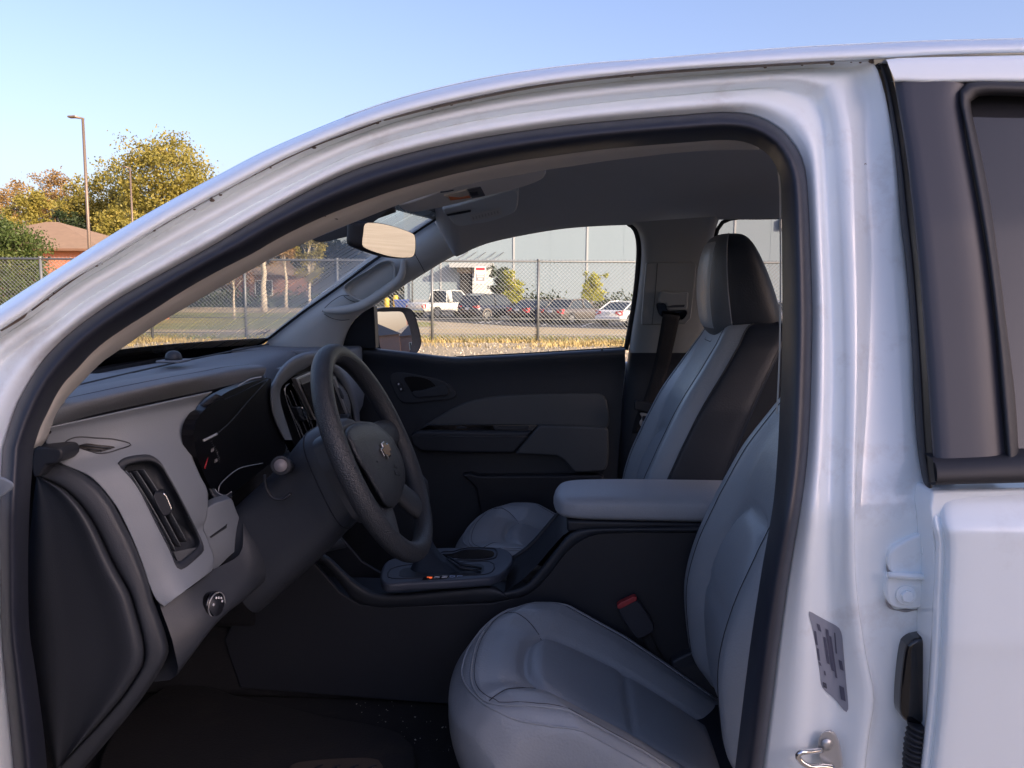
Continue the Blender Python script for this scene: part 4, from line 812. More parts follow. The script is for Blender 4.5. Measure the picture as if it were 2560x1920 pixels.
# end cap and its surround (faces the door opening)
E_ = cr(cP((335, 250), (450, 300), (560, 360), (680, 470), (780, 600), (870, 760), (950, 930), (1030, 1080))+cW((1225, 0), (1290, 200), (1350, 430), (1370, 580), (1350, 690), (1270, 830), (1150, 1000), (950, 1230), (700, 1490), (520, 1680)), 60)
O_ = cr(cP((330, 150), (510, 115), (640, 165), (780, 250), (880, 340), (980, 470), (1070, 640), (1150, 800), (1230, 1000), (1290, 1180))+cW((1440, 60), (1510, 250), (1570, 430), (1590, 560), (1560, 650), (1440, 850), (1250, 1120), (1000, 1420), (760, 1700)), 60)
Lf_ = cr([(92, 1190), (94, 1300), (96, 1480), (108, 1640), (122, 1780), (145, 1960)], 60)
base = loft('dashboard', [[U(*p, 1.238) for p in E_], [U(*p, 1.232) for p in lerp2(E_, O_, .12)], [U(*p, 1.236) for p in lerp2(E_, O_, .5)], [U(*p, 1.246) for p in lerp2(E_, O_, .85)], [U(*p, 1.275) for p in O_], [U(*p, 1.33) for p in O_]], m_dark, truck, k=4)
loft('end_cap', [[U(*p, 1.243) for p in lerp2(Lf_, E_, 1.0)], [U(*p, 1.228) for p in lerp2(Lf_, E_, .955)], [U(*p, 1.219) for p in lerp2(Lf_, E_, .85)], [U(*p, 1.226) for p in lerp2(Lf_, E_, .6)], [U(*p, 1.229) for p in lerp2(Lf_, E_, .3)], [U(*p, 1.232) for p in Lf_], [U(*p, 1.27) for p in lerp2(Lf_, E_, -.15)]], m_dark, base, k=4)
slab('corner_block', [U(*p, 1.215) for p in cP((300, -10), (420, -8), (510, 0), (538, 40), (530, 90), (490, 135), (400, 150), (340, 250), (285, 260), (265, 120))], (0, .05, 0), m_darker, base, bev=.004)
# grey fascia
gl_rows = [((121, 1068), (530, 979), 1.23, 1.46), ((112, 1092), (494, 1013), 1.235, 1.45), ((140, 1150), (470, 1071), 1.25, 1.42), ((226, 1192), (476, 1129), 1.258, 1.41), ((284, 1256), (498, 1187), 1.264, 1.41),
           ((312, 1306), (518, 1230), 1.266, 1.415), ((333, 1351), (516, 1290), 1.267, 1.405), ((356, 1409), (508, 1320), 1.268, 1.40), ((373, 1461), (522, 1357), 1.268, 1.395), ((391, 1499), (534, 1397), 1.268, 1.385), ((411, 1516), (529, 1427), 1.272, 1.37)]
rows = []
for (a, b, ya, yb) in gl_rows:
    rows.append([U(a[0]+(b[0]-a[0])*t, a[1]+(b[1]-a[1])*t, ya+(yb-ya)*t-.022*math.sin(math.pi*t)) for t in np.linspace(0, 1, 70)])
rows = across(rows, 9); gs = Hit(*gridmesh(rows))
vent_o = cr(cP((1015, 130), (1060, 88), (1200, 55), (1300, 58), (1380, 110), (1450, 220), (1560, 420), (1680, 660), (1762, 840), (1765, 890), (1700, 960), (1600, 1040), (1560, 1055), (1525, 1030), (1480, 920), (1350, 660), (1180, 330), (1070, 190)), 70, True)
sv_o = cr(cC((285, 735), (330, 708), (380, 698), (500, 705), (640, 717), (740, 750), (650, 785), (560, 810), (520, 812), (470, 800), (370, 765)), 50, True)
V, Fc = gridmesh(rows); qs = [proj(p) for p in V]; cut = shrink(vent_o, .93); cut2 = shrink(sv_o, .62)
Fc = [f for f in Fc if not inside(((qs[f[0]][0]+qs[f[2]][0])/2, (qs[f[0]][1]+qs[f[2]][1])/2), cut)]
fas = obj('grey_fascia', V, Fc, m_grey, base); solid(fas, .002, 0)
def bezel(name, o, k_in, lift, m, parent, depth=.03, kb=.85, bottom_m=None):
    rr = [[gs.at(*p, -.001) for p in shrink(o, 1.005)], [gs.at(*p, lift) for p in shrink(o, .985)], [gs.at(*p, lift) for p in shrink(o, (1+k_in)/2)], [gs.at(*p, -.004) for p in shrink(o, k_in)], [gs.at(*p, -depth)+Vector((-.01, 0, 0)) for p in shrink(o, kb)], [gs.at(*p, -depth)+Vector((-.012, 0, 0)) for p in shrink(o, .03)]]
    return loft(name, rr, m, parent, k=2, closed=True)
bz = bezel('side_vent', vent_o, .86, .0025, m_dark, fas, .028, .84)
for a, b in (((1125, 215), (1515, 885)), ((1180, 200), (1560, 850)), ((1240, 188), (1612, 810))):
    P0, P1 = cP(a, b); pts = [(P0[0]+(P1[0]-P0[0])*t, P0[1]+(P1[1]-P0[1])*t-7*math.sin(math.pi*t)) for t in np.linspace(0, 1, 14)]
    c1 = [gs.at(*p, -.004) for p in pts]; c2 = [gs.at(p[0]-9, p[1]+2, -.022)+Vector((-.012, .004, 0)) for p in pts]
    o = loft('vent_slat', [c1, c2], m_dark, bz, k=1); solid(o, .0022, 0); tube('slat_edge', c1, .0012, m_dgrey, o, n=6)
kn = cP((1325, 400), (1370, 378), (1410, 388), (1440, 430), (1490, 530), (1480, 560), (1420, 590), (1380, 540))
kb_ = slab('vent_knob', [gs.at(*p, .004) for p in cr(kn, 30, True)], (-.006, .02, 0), m_darker, bz, bev=.003)
tube('knob_trim', [gs.at(*p, .0055) for p in cr(cP((1408, 395), (1425, 405), (1455, 465), (1482, 535)), 12)], .0018, m_chrome, kb_, n=6)
slab('vent_floor', [gs.at(*p, -.012) for p in cP((1500, 900), (1640, 870), (1745, 850), (1730, 905), (1590, 1010), (1545, 1000))], (0, .002, 0), m_dgrey, bz, bev=0)
sv = tube('defrost_vent', [gs.at(*p, .0016) for p in sv_o], .0011, m_dark, fas, n=6, closed=True)
sv_t = cr(cC((372, 765), (420, 744), (520, 752), (632, 768), (580, 785), (540, 798), (475, 794)), 40, True)
thr = loft('vent_throat', [[gs.at(*p, .0040) for p in shrink(sv_t, k)] for k in (1, .6, .2, .01)], m_cblack, sv, k=1, closed=True)
tube('vent_slat', [gs.at(*p, .0055) for p in cC((400, 752), (520, 768), (600, 778))], .0012, m_dark, sv, n=5); tube('vent_slat', [gs.at(*p, .0055) for p in cC((440, 780), (540, 790))], .0010, m_dark, sv, n=5)
# storage flap right of the fascia
def cmpY(px): return 1.40+(px-500)/115*.085
fl = cP((1722, 595), (1760, 545), (1850, 482), (1925, 455), (2000, 440), (2030, 510), (2070, 610), (2098, 690), (2095, 770), (2078, 850), (1980, 940), (1842, 1062), (1843, 950), (1800, 820), (1750, 700))
flap = slab('storage_flap', [U(x, y, cmpY(x)-.006) for x, y in cr(fl, 60, True)], (-.02, .03, 0), m_grey, base, bev=.005)
sl_ = cP((1812, 768), (1950, 670), (1962, 655), (1958, 690), (1900, 728), (1822, 780))
slab('flap_slot', [U(x, y, cmpY(x)-.0075) for x, y in sl_], (-.004, .006, 0), m_darker, flap, bev=0)
# knee panel, headlamp knob, dimmer
kt = [(398, 1510, 1.275), (470, 1474, 1.315), (530, 1426, 1.375), (602, 1382, 1.43), (612, 1290, 1.47), (700, 1300, 1.60), (830, 1330, 1.75)]
kb = [(425, 1700, 1.275), (520, 1570, 1.335), (600, 1500, 1.42), (680, 1440, 1.5), (740, 1410, 1.6), (800, 1385, 1.7), (850, 1372, 1.78)]
t3 = cr([U(*p) for p in kt], 40); b3 = cr([U(*p) for p in kb], 40); m3 = [p.lerp(q, .55)+Vector((.02, -.012, 0)) for p, q in zip(t3, b3)]
knee = loft('knee_panel', [t3, m3, b3, [p+Vector((-.14, .02, -.01)) for p in b3]], m_dark, base, k=4)
c = U(500, 1512, 1.345); c1_ = U(541, 1512, 1.335); ax = (c1_-c).normalized()
V, Fc = disc_vf(c, ax, .0215, (c1_-c).length, 28); kno = obj('light_switch', V, Fc, m_gloss, base); bevel(kno, .003)
V, Fc = disc_vf(c1_+ax*.0002, ax, .017, .0012, 24); obj('switch_face', V, Fc, m_darker, kno)
tube('switch_ring', [c1_+ax*.0008+Vector((-ax.y, ax.x, 0)).normalized()*(.0195*math.cos(a))+Vector((0, 0, .0195*math.sin(a))) for a in np.linspace(0, 6.283, 30, endpoint=False)], .0011, m_silver, kno, n=5, closed=True)
sw_u = Vector((-ax.y, ax.x, 0)).normalized()
for a, r in ((70, .011), (100, .0125), (40, .0125), (10, .012), (160, .010), (-70, .011)):
    a = math.radians(a); p = c1_+ax*.002+sw_u*(r*math.cos(a))+Vector((0, 0, r*math.sin(a))); V, Fc = disc_vf(p, ax, .0021, .0006, 8); obj('switch_symbol', V, Fc, m_wink, kno)
slab('dimmer_wheel', [U(*p, 1.318) for p in cP((1640, 1455), (1672, 1445), (1685, 1500), (1680, 1550), (1652, 1560))], (0, .01, 0), m_darker, base, bev=.002)
V, Fc = disc_vf(U(*cP((1645, 1415))[0], 1.318), (1, -1, 0), .004, .001, 8); obj('switch_symbol', V, Fc, m_wink, base)
# soft top pad: front face, shoulder, top running back to the glass
def Xb(Y): return -1.075+.20*((Y-YMID)/.72)**2
Le = list(zip(cC((150, 642), (400, 562), (700, 492), (1000, 430), (1290, 368), (1500, 318), (1655, 272)), (1.225, 1.33, 1.43, 1.53, 1.63, 1.71, 1.79)))
Sh = list(zip(cC((215, 520), (470, 458), (790, 385), (1090, 322), (1320, 278), (1510, 240), (1672, 222)), (1.225, 1.33, 1.43, 1.53, 1.63, 1.71, 1.79)))
L3 = cr([U(*p, y) for p, y in Le], 50); S3 = cr([U(*p, y) for p, y in Sh], 50)
L3b = [p+Vector((-.05, .01, -.002)) for p in L3]
r_ = [L3b, [p+Vector((-.006, .001, -.002)) for p in L3], L3, S3, [p+Vector((-.016, .002, .006)) for p in S3], [p+Vector((-.07, .004, .006)) for p in S3], [p+Vector((-.16, .006, -.006)) for p in S3]]
pad = loft('dash_pad', r_, m_pad, base, k=4)
tube('pad_shadow_strip', [p+Vector((-.004, -.002, -.0055)) for p in L3], .0055, m_cblack, pad, n=8)  # black tube painting the shadow under the pad's lower edge
tube('pad_seam', [p+Vector((-.035, 0, .0068)) for p in S3[4:]], .0007, m_darker, pad, n=4)
Ys = np.linspace(1.22, 2.68, 60); S3y = np.array([p.y for p in S3]); S3x = np.array([p.x for p in S3])
fx_ = [float(np.interp(y, S3y, S3x)) if y < 1.79 else float(np.interp(y, [1.79, 1.9, 2.2, 2.5, 2.7], [-.60, -.655, -.67, -.68, -.69])) for y in Ys]
r_ = []
for t, z in ((0, 1.168), (.25, 1.176), (.5, 1.178), (.75, 1.176), (.9, 1.172), (1, 1.165)):
    r_.append([Vector((x-.10+(Xb(y)-x+.10)*t, y, z-(.012 if y > 1.8 else 0))) for x, y in zip(fx_, Ys)])
r_.insert(0, [Vector((x-.06, y, 1.10)) for x, y in zip(fx_, Ys)])
top = loft('dash_top', r_, m_pad, base, k=3)
tube('dash_top_seam', [Vector((-.86-.04*math.cos((y-1.945)*1.8), y, 1.1785)) for y in np.linspace(1.5, 2.6, 30)], .0022, m_darker, top, n=5, flat=1.0)
# light sensor on the dash top
sc_ = U(*cO((1500, 900))[0], 2.03); sc_.z = 1.182
V, Fc = dome_vf([[sc_+Vector((r*math.cos(a)*1.0, r*math.sin(a), h)) for a in np.linspace(0, 6.283, 20, endpoint=False)] for r, h in ((.020, 0), (.0195, .008), (.016, .017), (.009, .022), (.002, .0235))])
slab('sensor_base', [sc_+Vector(v) for v in ((-.03, -.032, -.004), (.028, -.032, -.004), (.03, .032, -.004), (-.028, .032, -.004))], (0, 0, .006), m_pad, base, bev=.004)
obj('light_sensor', V, Fc, m_dark, base)
# cluster
bo = cr(cC((1312, 393), (1230, 450), (1160, 530), (1132, 640), (1140, 760), (1190, 920), (1260, 1060), (1315, 1155), (1370, 1152), (1440, 1122)), 40)
bi = cr(cC((1378, 420), (1290, 482), (1210, 565), (1186, 660), (1196, 760), (1240, 900), (1300, 1020), (1342, 1085), (1392, 1102), (1436, 1076)), 40)
clb = loft('cluster_bezel', [[U(*p, 1.475) for p in bo], [U(*p, 1.462) for p in lerp2(bo, bi, .3)], [U(*p, 1.468) for p in lerp2(bo, bi, .8)], [U(*p, 1.485) for p in bi], [U(*p, 1.56) for p in lerp2(bo, bi, 1.0)]], m_dark, base, k=4)
tube('bezel_brightwork', [U(*p, 1.479) for p in cr(cC((1240, 900), (1300, 1020), (1342, 1085), (1392, 1102), (1436, 1076)), 24)], .0009, m_silver, clb, n=5)
XC = -.60
cl = [UX(x, y, XC) for x, y in cr(cC((1390, 395), (1500, 345), (1640, 300), (1705, 290), (1700, 420), (1730, 560), (1800, 720), (1808, 800), (1700, 880), (1480, 1060), (1400, 1120), (1300, 1060), (1230, 920), (1180, 760), (1175, 640), (1220, 540)), 60, True)]
clus = slab('gauge_panel', cl, (-.02, 0, 0), m_cblack, base, bev=0)
hood = loft('cluster_hood', [[U(*p, y) for p, y in zip(cr(cC((1330, 400), (1420, 370), (1560, 310), (1660, 272)), 20), np.linspace(1.60, 1.79, 20))], [UX(x, y, XC+.004) for x, y in cr(cC((1390, 440), (1500, 390), (1620, 330), (1690, 300)), 20)]], m_darker, base, k=3)
tube('lens_edge', [UX(x, y, XC+.006) for x, y in cr(cC((1330, 680), (1420, 600), (1560, 440), (1690, 300)), 20)], .0009, m_dark, clus, n=5)
tube('lens_edge', [UX(x, y, XC+.007) for x, y in cr(cC((1243, 722), (1290, 700), (1332, 678)), 8)], .0026, m_silver, clus, n=6)
tube('lens_edge', [UX(x, y, XC+.008) for x, y in cr(cC((1345, 1085), (1350, 1040), (1400, 980), (1490, 915), (1570, 895), (1650, 880)), 24)], .0011, mat('dull_silver', (.30, .31, .33), .4, metal=.5), clus, n=6)
tube('hood_edge', [UX(x, y, XC+.02) for x, y in cr(cC((1480, 345), (1560, 300), (1640, 283)), 10)], .0012, m_silver, clus, n=5)
tube('gauge_needle', [UX(x, y, XC+.004) for x, y in cC((1250, 915), (1262, 870), (1272, 838))], [.0016, .0013, .0005], mat('needle_red', (.30, .01, .02), .5), clus, n=5)
def on_x(px, py, size, s, rotz=0):
    p = UX(px, py, XC+.003); return text3d('gauge_number', s, size, mat('dim_gauge_print', (.20, .20, .21), .6), Matrix.Translation(p) @ Matrix(((0, 0, 1, 0), (1, 0, 0, 0), (0, 1, 0, 0), (0, 0, 0, 1))), clus)
on_x(*cC((1302, 790))[0], .009, '120'); on_x(*cC((1327, 863))[0], .009, '140')
for k in range(12):
    t = k/11; p = cC((1290+58*t+8*math.sin(math.pi*t), 735+140*t))[0]; q = UX(*p, XC+.003)
    obj('gauge_tick', [q+Vector(v) for v in ((0, 0, 0), (0, .005 if k % 3 else .008, .001), (0, .005 if k % 3 else .008, .002), (0, 0, .001))], [(0, 1, 2, 3)], MATS['dim_gauge_print'], clus, smooth=False)

# ------------------------------------------------------------------ centre stack pod, screen, vents, passenger side of the dash
XP = -.60
pod_o = cr(cT((330, 1659), (230, 1480), (120, 1200), (85, 900), (110, 720), (160, 640), (250, 470), (400, 300), (600, 180), (850, 128), (960, 140), (1200, 260), (1420, 520), (1560, 820), (1640, 1100), (1659, 1400)), 60)
pod_i = cr(cT((480, 1659), (420, 1480), (330, 1200), (280, 1000), (275, 840), (310, 720), (440, 590), (560, 500), (700, 420), (850, 345), (960, 350), (1150, 450), (1330, 680), (1440, 900), (1520, 1150), (1550, 1400)), 60)
pod = loft('centre_pod', [[UX(x, y, XP-.10) for x, y in pod_o], [UX(x, y, XP-.02) for x, y in pod_o], [UX(x, y, XP+.006) for x, y in lerp2(pod_o, pod_i, .18)], [UX(x, y, XP+.004) for x, y in lerp2(pod_o, pod_i, .7)], [UX(x, y, XP-.008) for x, y in pod_i], [UX(x, y, XP-.05) for x, y in lerp2(pod_o, pod_i, 1.05)]], m_pad, base, k=4)
tube('pod_groove', [UX(x, y, XP+.0045) for x, y in lerp2(pod_o, pod_i, .30)][4:40], .0018, m_darker, pod, n=5)
slab('stack_face', [UX(x, y, XP-.03) for x, y in pod_i]+[UX(x, y, XP-.03) for x, y in cT((1500, 1900), (600, 1900))], (-.02, 0, 0), m_cblack, pod, bev=0)
for a, b in (((355, 760), (640, 1640)), ((380, 720), (700, 1640))):
    tube('vent_trim', [UX(x, y, XP-.004) for x, y in cr(cT((440, 680), a, (380, 920), b), 16)], .0010, m_silver, pod, n=5)
for k in range(4): tube('vent_slat', [UX(x, y, XP-.012) for x, y in cr(cT((400+58*k, 880-75*k), (500+58*k, 1130-75*k), (690+60*k, 1620-75*k)), 12)], .0014, m_dgrey, pod, n=5)
kb2 = slab('vent_knob', [UX(x, y, XP+.004) for x, y in cT((560, 1100), (640, 1080), (700, 1170), (755, 1290), (700, 1330), (640, 1290))], (-.02, 0, 0), m_darker, pod, bev=.002)
tube('knob_trim', [UX(x, y, XP+.006) for x, y in cr(cT((655, 1095), (690, 1130), (745, 1285), (715, 1270), (668, 1150), (655, 1095)), 16)], .0013, m_chrome, kb2, n=5)
tube('vent_slat', [UX(x, y, XP-.008) for x, y in cr(cT((490, 690), (640, 960), (920, 1640)), 12)], .0016, m_dgrey, pod, n=5)
scr = slab('screen_bezel', [UX(x, y, XP+.002) for x, y in cT((552, 595), (830, 470), (1240, 560), (1500, 1350), (880, 1310))], (-.012, 0, 0), m_silver, pod, bev=.002)
slab('screen_rim', [UX(x, y, XP+.004) for x, y in cT((620, 610), (820, 520), (1220, 610), (1460, 1300), (890, 1260))], (-.004, 0, 0), mat('screen_surround', (.16, .16, .16), .4), scr, bev=0)
slab('screen', [UX(x, y, XP+.006) for x, y in cT((655, 700), (820, 640), (1200, 690), (1420, 1250), (880, 1210))], (-.004, 0, 0), mat('screen_glass', (.03, .028, .026), .12), scr, bev=0)
kc = UX(*cT((1410, 1340))[0], XP+.02); V, Fc = disc_vf(kc-Vector((.02, 0, 0)), (1, 0, 0), .020, .03, 22); kk = obj('volume_knob', V, Fc, m_dark, pod); bevel(kk, .003)
tube('vent_trim', [UX(x, y, XP-.002) for x, y in cr(cT((1225, 640), (1330, 850), (1420, 1060), (1540, 1350)), 14)], .0014, m_silver, pod, n=5)
slab('vent_knob', [UX(x, y, XP+.004) for x, y in cT((1260, 740), (1320, 760), (1385, 900), (1380, 960), (1340, 930))], (-.015, 0, 0), m_darker, pod, bev=.002)
# dash face right of the pod
Yp = np.linspace(2.13, 2.67, 24)
r_ = [[Vector((x, y, z)) for y in Yp] for x, z in ((-.70, 1.155), (-.655, 1.150), (-.62, 1.12), (-.60, 1.05), (-.62, .96), (-.70, .93))]
loft('passenger_fascia', r_, m_grey, base, k=3)
r_ = [[Vector((x, y, z)) for y in Yp] for x, z in ((-.68, .95), (-.61, .935), (-.585, .88), (-.60, .78), (-.70, .72))]
loft('glovebox', r_, m_dark, base, k=3)
box('stack_lower', (-.90, -.66, 1.84, 2.05, .60, 1.0), m_carpet, base, bev=.02)
box('dash_end', (-.98, -.62, 2.56, 2.74, 1.0, 1.166), m_pad, base, bev=.01)
box('bulkhead', (-1.12, -1.08, 1.12, 2.74, .40, 1.16), m_darker, base)

# ------------------------------------------------------------------ steering wheel and column
SWC = Vector((-.326, 1.53, 1.071)); TIL = .424; SN = Vector((math.cos(TIL), -.012, math.sin(TIL))).normalized()
sa = Vector((0, 1, 0)); sa = (sa-SN*sa.dot(SN)).normalized(); sb = SN.cross(sa)             # sa across, sb down the wheel
if sb.z > 0: sb = -sb
def wp(a, r, h=0): return SWC+sa*(r*math.cos(a))+sb*(-r*math.sin(a))+SN*h       # angle counter-clockwise seen on the wheel, 90 deg = top
rim = [wp(a, .190) for a in np.linspace(0, 2*math.pi, 96, endpoint=False)]
wheel = tube('steering_wheel', rim, .0182, m_wheel, truck, n=20, closed=True, upv=tuple(SN))
tube('rim_stitch', [wp(a, .190-.0181*math.cos(.95), .0181*math.sin(.95)) for a in np.linspace(math.radians(60), math.radians(215), 60)], .0007, m_darker, wheel, n=4)
hubp = cr(cD((612, 660), (650, 620), (720, 598), (800, 604), (870, 650), (930, 710), (975, 790), (1010, 880), (1022, 980), (1012, 1050), (985, 1130), (950, 1180), (920, 1190), (885, 1170), (830, 1090), (760, 970), (690, 860), (645, 760)), 60, True)
hc = SWC+SN*.006
def hubpt(c, lift): return [plane_hit(x, y, hc+SN*lift, SN) for x, y in c]
rings = [[p-SN*.045 for p in hubpt(hubp, -.004)], hubpt(hubp, -.006), hubpt(shrink(hubp, .985), .0), hubpt(shrink(hubp, .93), .006), hubpt(shrink(hubp, .7), .012), hubpt(shrink(hubp, .3), .014), hubpt(shrink(hubp, .02), .0145)]
hub = loft('airbag_cover', rings, m_wheel, wheel, k=3, closed=True)
rings = [[p-SN*.055 for p in hubpt(shrink(hubp, 1.06), 0)], [p-SN*.012 for p in hubpt(shrink(hubp, 1.07), 0)], [p-SN*.006 for p in hubpt(shrink(hubp, 1.03), 0)], [p-SN*.010 for p in hubpt(shrink(hubp, .9), 0)]]
loft('hub_shell', rings, m_dark, wheel, k=2, closed=True)
def spoke(name, a0, a1, w0, w1, r0=.055, r1=.182):
    P = []
    for t in np.linspace(0, 1, 8):
        r = r0+(r1-r0)*t; a = math.radians(a0+(a1-a0)*t); P.append((wp(a, r, -.013*(1-t)-.002), w0+(w1-w0)*t, a))
    V = []; n = 12; 
    rows_ = []
    for p, w, a in P:
        tdir = (-sa*math.sin(a)-sb*math.cos(a)); rows_.append([p+tdir*(w*math.cos(q))+SN*(.012*math.sin(q)) for q in np.linspace(0, 2*math.pi, n, endpoint=False)])
    return loft(name, rows_, m_wheel, wheel, k=2, closed=True)
spoke('spoke', 8, 2, .036, .026); spoke('spoke', 172, 180, .036, .026); spoke('spoke', 238, 226, .030, .034, .06); spoke('spoke', 300, 308, .030, .034, .06)
# bow-tie badge
ec = cD((888, 792))[0]; e0_ = plane_hit(*ec, hc+SN*.0145, SN)
eu = sa; ev = -sb
bow = [(-.024, -.0035), (-.0095, -.0035), (-.0075, -.0085), (.0085, -.0085), (.0098, -.0045), (.024, -.0045), (.024, .0045), (.0095, .0045), (.0075, .0085), (-.0085, .0085), (-.0098, .0045), (-.024, .0045)]
bd = slab('badge', [e0_+eu*x*1.15+ev*y*1.75+SN*.001 for x, y in bow], SN*.003, m_chrome, wheel, bev=.0006)
slab('badge_fill', [e0_+eu*x*.98+ev*y*1.3+SN*.0045 for x, y in bow], SN*.0006, mat('bronze_badge', (.28, .20, .14), .35, metal=.5), bd, bev=0)
for (x, y, w, h) in ((966, 905, 8, 6), (975, 940, 16, 7), (978, 955, 16, 6)):
    slab('cover_print', [plane_hit(a, b, hc+SN*.0135, SN) for a, b in cD((x-w, y-h-5), (x+w, y-h+5), (x+w, y+h+5), (x-w, y+h-5))], SN*.0006, m_darker, hub, bev=0)
# column shroud and stalk
rows_ = []
for s, w, h, dz in ((.014, .055, .05, 0), (.035, .078, .076, 0), (.085, .090, .092, -.012), (.15, .080, .09, -.05), (.27, .075, .09, -.10)):
    c = SWC-SN*s+Vector((0, 0, dz)); rows_.append([c+sa*(w*math.copysign(abs(math.cos(q))**.6, math.cos(q)))+sb*(h*math.copysign(abs(math.sin(q))**.6, math.sin(q))) for q in np.linspace(0, 2*math.pi, 40, endpoint=False)])
shr_ = loft('column_shroud', rows_, m_dark, base, k=4, closed=True)
tube('shroud_joint', [p+(p-(SWC-SN*.09)).normalized()*.0006 for p in rows_[2]], .0013, m_darker, shr_, n=5, closed=True)
tp = U(*cD((170, 895))[0], 1.36); bs_ = Vector((tp.x-.03, 1.50, tp.z-.03))
st = tube('indicator_stalk', [bs_, bs_.lerp(tp, .5)+Vector((0, 0, -.002)), tp], [.013, .0125, .0155], m_dark, base, n=18)
dr = (tp-bs_).normalized(); V, Fc = disc_vf(tp, dr, .0105, .0015, 22); obj('stalk_tip', V, Fc, mat('stalk_tip_grey', (.16, .155, .17), .5), st)
tube('stalk_ring', [tp+dr*.0008+dr.orthogonal().normalized()*(.0122*math.cos(a))+dr.cross(dr.orthogonal().normalized())*(.0122*math.sin(a)) for a in np.linspace(0, 6.283, 24, endpoint=False)], .0011, m_darker, st, n=5, closed=True)
tube('stalk_slot', [U(*p, 1.425) for p in cr(cD((60, 960), (75, 1060), (120, 1120), (180, 1128), (240, 1090)), 16)], .003, m_darker, shr_, n=6)
tube('tilt_lever', [SWC-SN*.20+Vector((0, -.03, -.135)), SWC-SN*.17+Vector((.0, -.06, -.155))], .006, m_dark, shr_, n=8)

# ------------------------------------------------------------------ centre console
con = box('console', (-.62, .62, 1.86, 2.04, .45, .66), m_darker, truck, bev=.01)
side = [U(*p, 1.845) for p in [(1990, 1310), (1640, 1318), (1500, 1322), (1440, 1348), (1385, 1404), (1330, 1466), (1280, 1497), (1230, 1508), (1000, 1516), (900, 1512), (850, 1482), (800, 1425), (760, 1380), (640, 1440), (560, 1600), (600, 1720), (1100, 1760), (1990, 1800)]]
slab('console_side', side, (0, .012, 0), m_darker, con, bev=.003)
def band(name, A, Bc, m, Y=1.845, bulge=.012, n=60, parent=con):
    A = cr(A, n); Bc = cr(Bc, n); return loft(name, [[U(*p, Y+.035) for p in A], [U(*p, Y-bulge*.4) for p in lerp2(A, Bc, .1)], [U(*p, Y-bulge) for p in lerp2(A, Bc, .45)], [U(*p, Y-bulge*.6) for p in lerp2(A, Bc, .85)], [U(*p, Y+.002) for p in Bc]], m, parent, k=4)
band('console_rail', cN((2900, 45), (2212, 48), (1700, 52), (1520, 62), (1445, 95), (1360, 190), (1210, 375), (1150, 440), (1060, 480), (985, 490)), cN((2900, 90), (2212, 90), (1800, 92), (1640, 102), (1540, 140), (1440, 215), (1310, 380), (1215, 480), (1130, 530), (1030, 550)), m_dark)
band('console_rail', cN((985, 500), (960, 475), (900, 452), (600, 470), (300, 500), (100, 490), (0, 440), (-110, 350), (-220, 250), (-330, 205)), cN((1030, 552), (960, 566), (800, 578), (600, 590), (300, 608), (100, 606), (-40, 560), (-130, 450), (-230, 330), (-330, 260)), m_dark, 1.848, .014)
# rising face between shifter plate and armrest
r_ = []
for (px, py) in cr([(1262, 1475), (1300, 1450), (1335, 1418), (1385, 1360), (1420, 1326), (1480, 1316), (1990, 1312)], 40):
    p = U(px, py, 1.86); r_.append([Vector((p.x, y, p.z)) for y in np.linspace(1.85, 2.06, 8)])
loft('bin_front', [list(c) for c in zip(*r_)], m_darker, con, k=1)
slab('console_far_side', [p+Vector((0, .215, 0)) for p in side], (0, .01, 0), m_darker, con, bev=.003)
tube('bin_edge', [Vector((p[-1].x, 2.06, p[-1].z+.002)) for p in r_[:26]], .006, m_dark, con, n=8)
# armrest lid
XA = [-.010, -.004, .010, .036, .075, .15, .28, .42, .50, .52]
HA = [(.012, .876, .888), (.05, .866, .900), (.085, .861, .909), (.100, .859, .913), (.104, .858, .915), (.106, .858, .917), (.106, .858, .918), (.106, .858, .918), (.10, .860, .916), (.06, .87, .905)]
rows_ = []
for x, (w, z0, z1) in zip(XA, HA):
    c = 1.948; zc = (z0+z1)/2; hh_ = (z1-z0)/2
    rows_.append([Vector((x, c+w*math.copysign(abs(math.cos(q))**.45, math.cos(q)), zc+hh_*math.copysign(abs(math.sin(q))**.55, math.sin(q)))) for q in np.linspace(0, 2*math.pi, 44, endpoint=False)])
arm = loft('armrest', across(rows_, 4), mat('worn_armrest_vinyl', (.40, .42, .455), .40, .10, 10, bump=.4, bs=350), con, k=1, closed=True)
box('armrest_base', (.02, .5, 1.852, 2.045, .836, .862), m_darker, con, bev=.006)
# shifter plate
ZP = .742
pl = [UZ(x, y, ZP) for x, y in cr(cN((140, 405), (165, 435), (350, 430), (600, 418), (800, 405), (940, 388), (1010, 345), (1062, 262), (1035, 215), (980, 192), (880, 184), (700, 188), (500, 196), (300, 250), (185, 280), (150, 330)), 70, True)]
plate = slab('shifter_plate', pl, (0, 0, -.020), mat('slate_plastic', (.060, .070, .095), .42, .06, 8, bump=.1, bs=400), con, bev=.006)
def onp(c, z=.0015): return [UZ(x, y, ZP+z) for x, y in c]
tube('gate_groove', onp(cr(cN((195, 395), (200, 350), (280, 318), (600, 300), (900, 290), (930, 310), (920, 350), (880, 372), (700, 385), (400, 400), (240, 405)), 50, True), .0004), .0012, m_darker, plate, n=5, closed=True)
slab('gate_floor', onp(cr(cN((270, 385), (280, 345), (350, 328), (600, 316), (850, 308), (860, 330), (845, 365), (700, 378), (380, 392)), 40, True), .0006), (0, 0, -.002), m_darker, plate, bev=0)
slab('cup_holder', onp(cr(cN((560, 240), (640, 230), (720, 206), (850, 204), (925, 222), (922, 250), (850, 266), (720, 268), (640, 262), (560, 268)), 44, True), .0006), (0, 0, -.002), m_gloss, plate, bev=0)
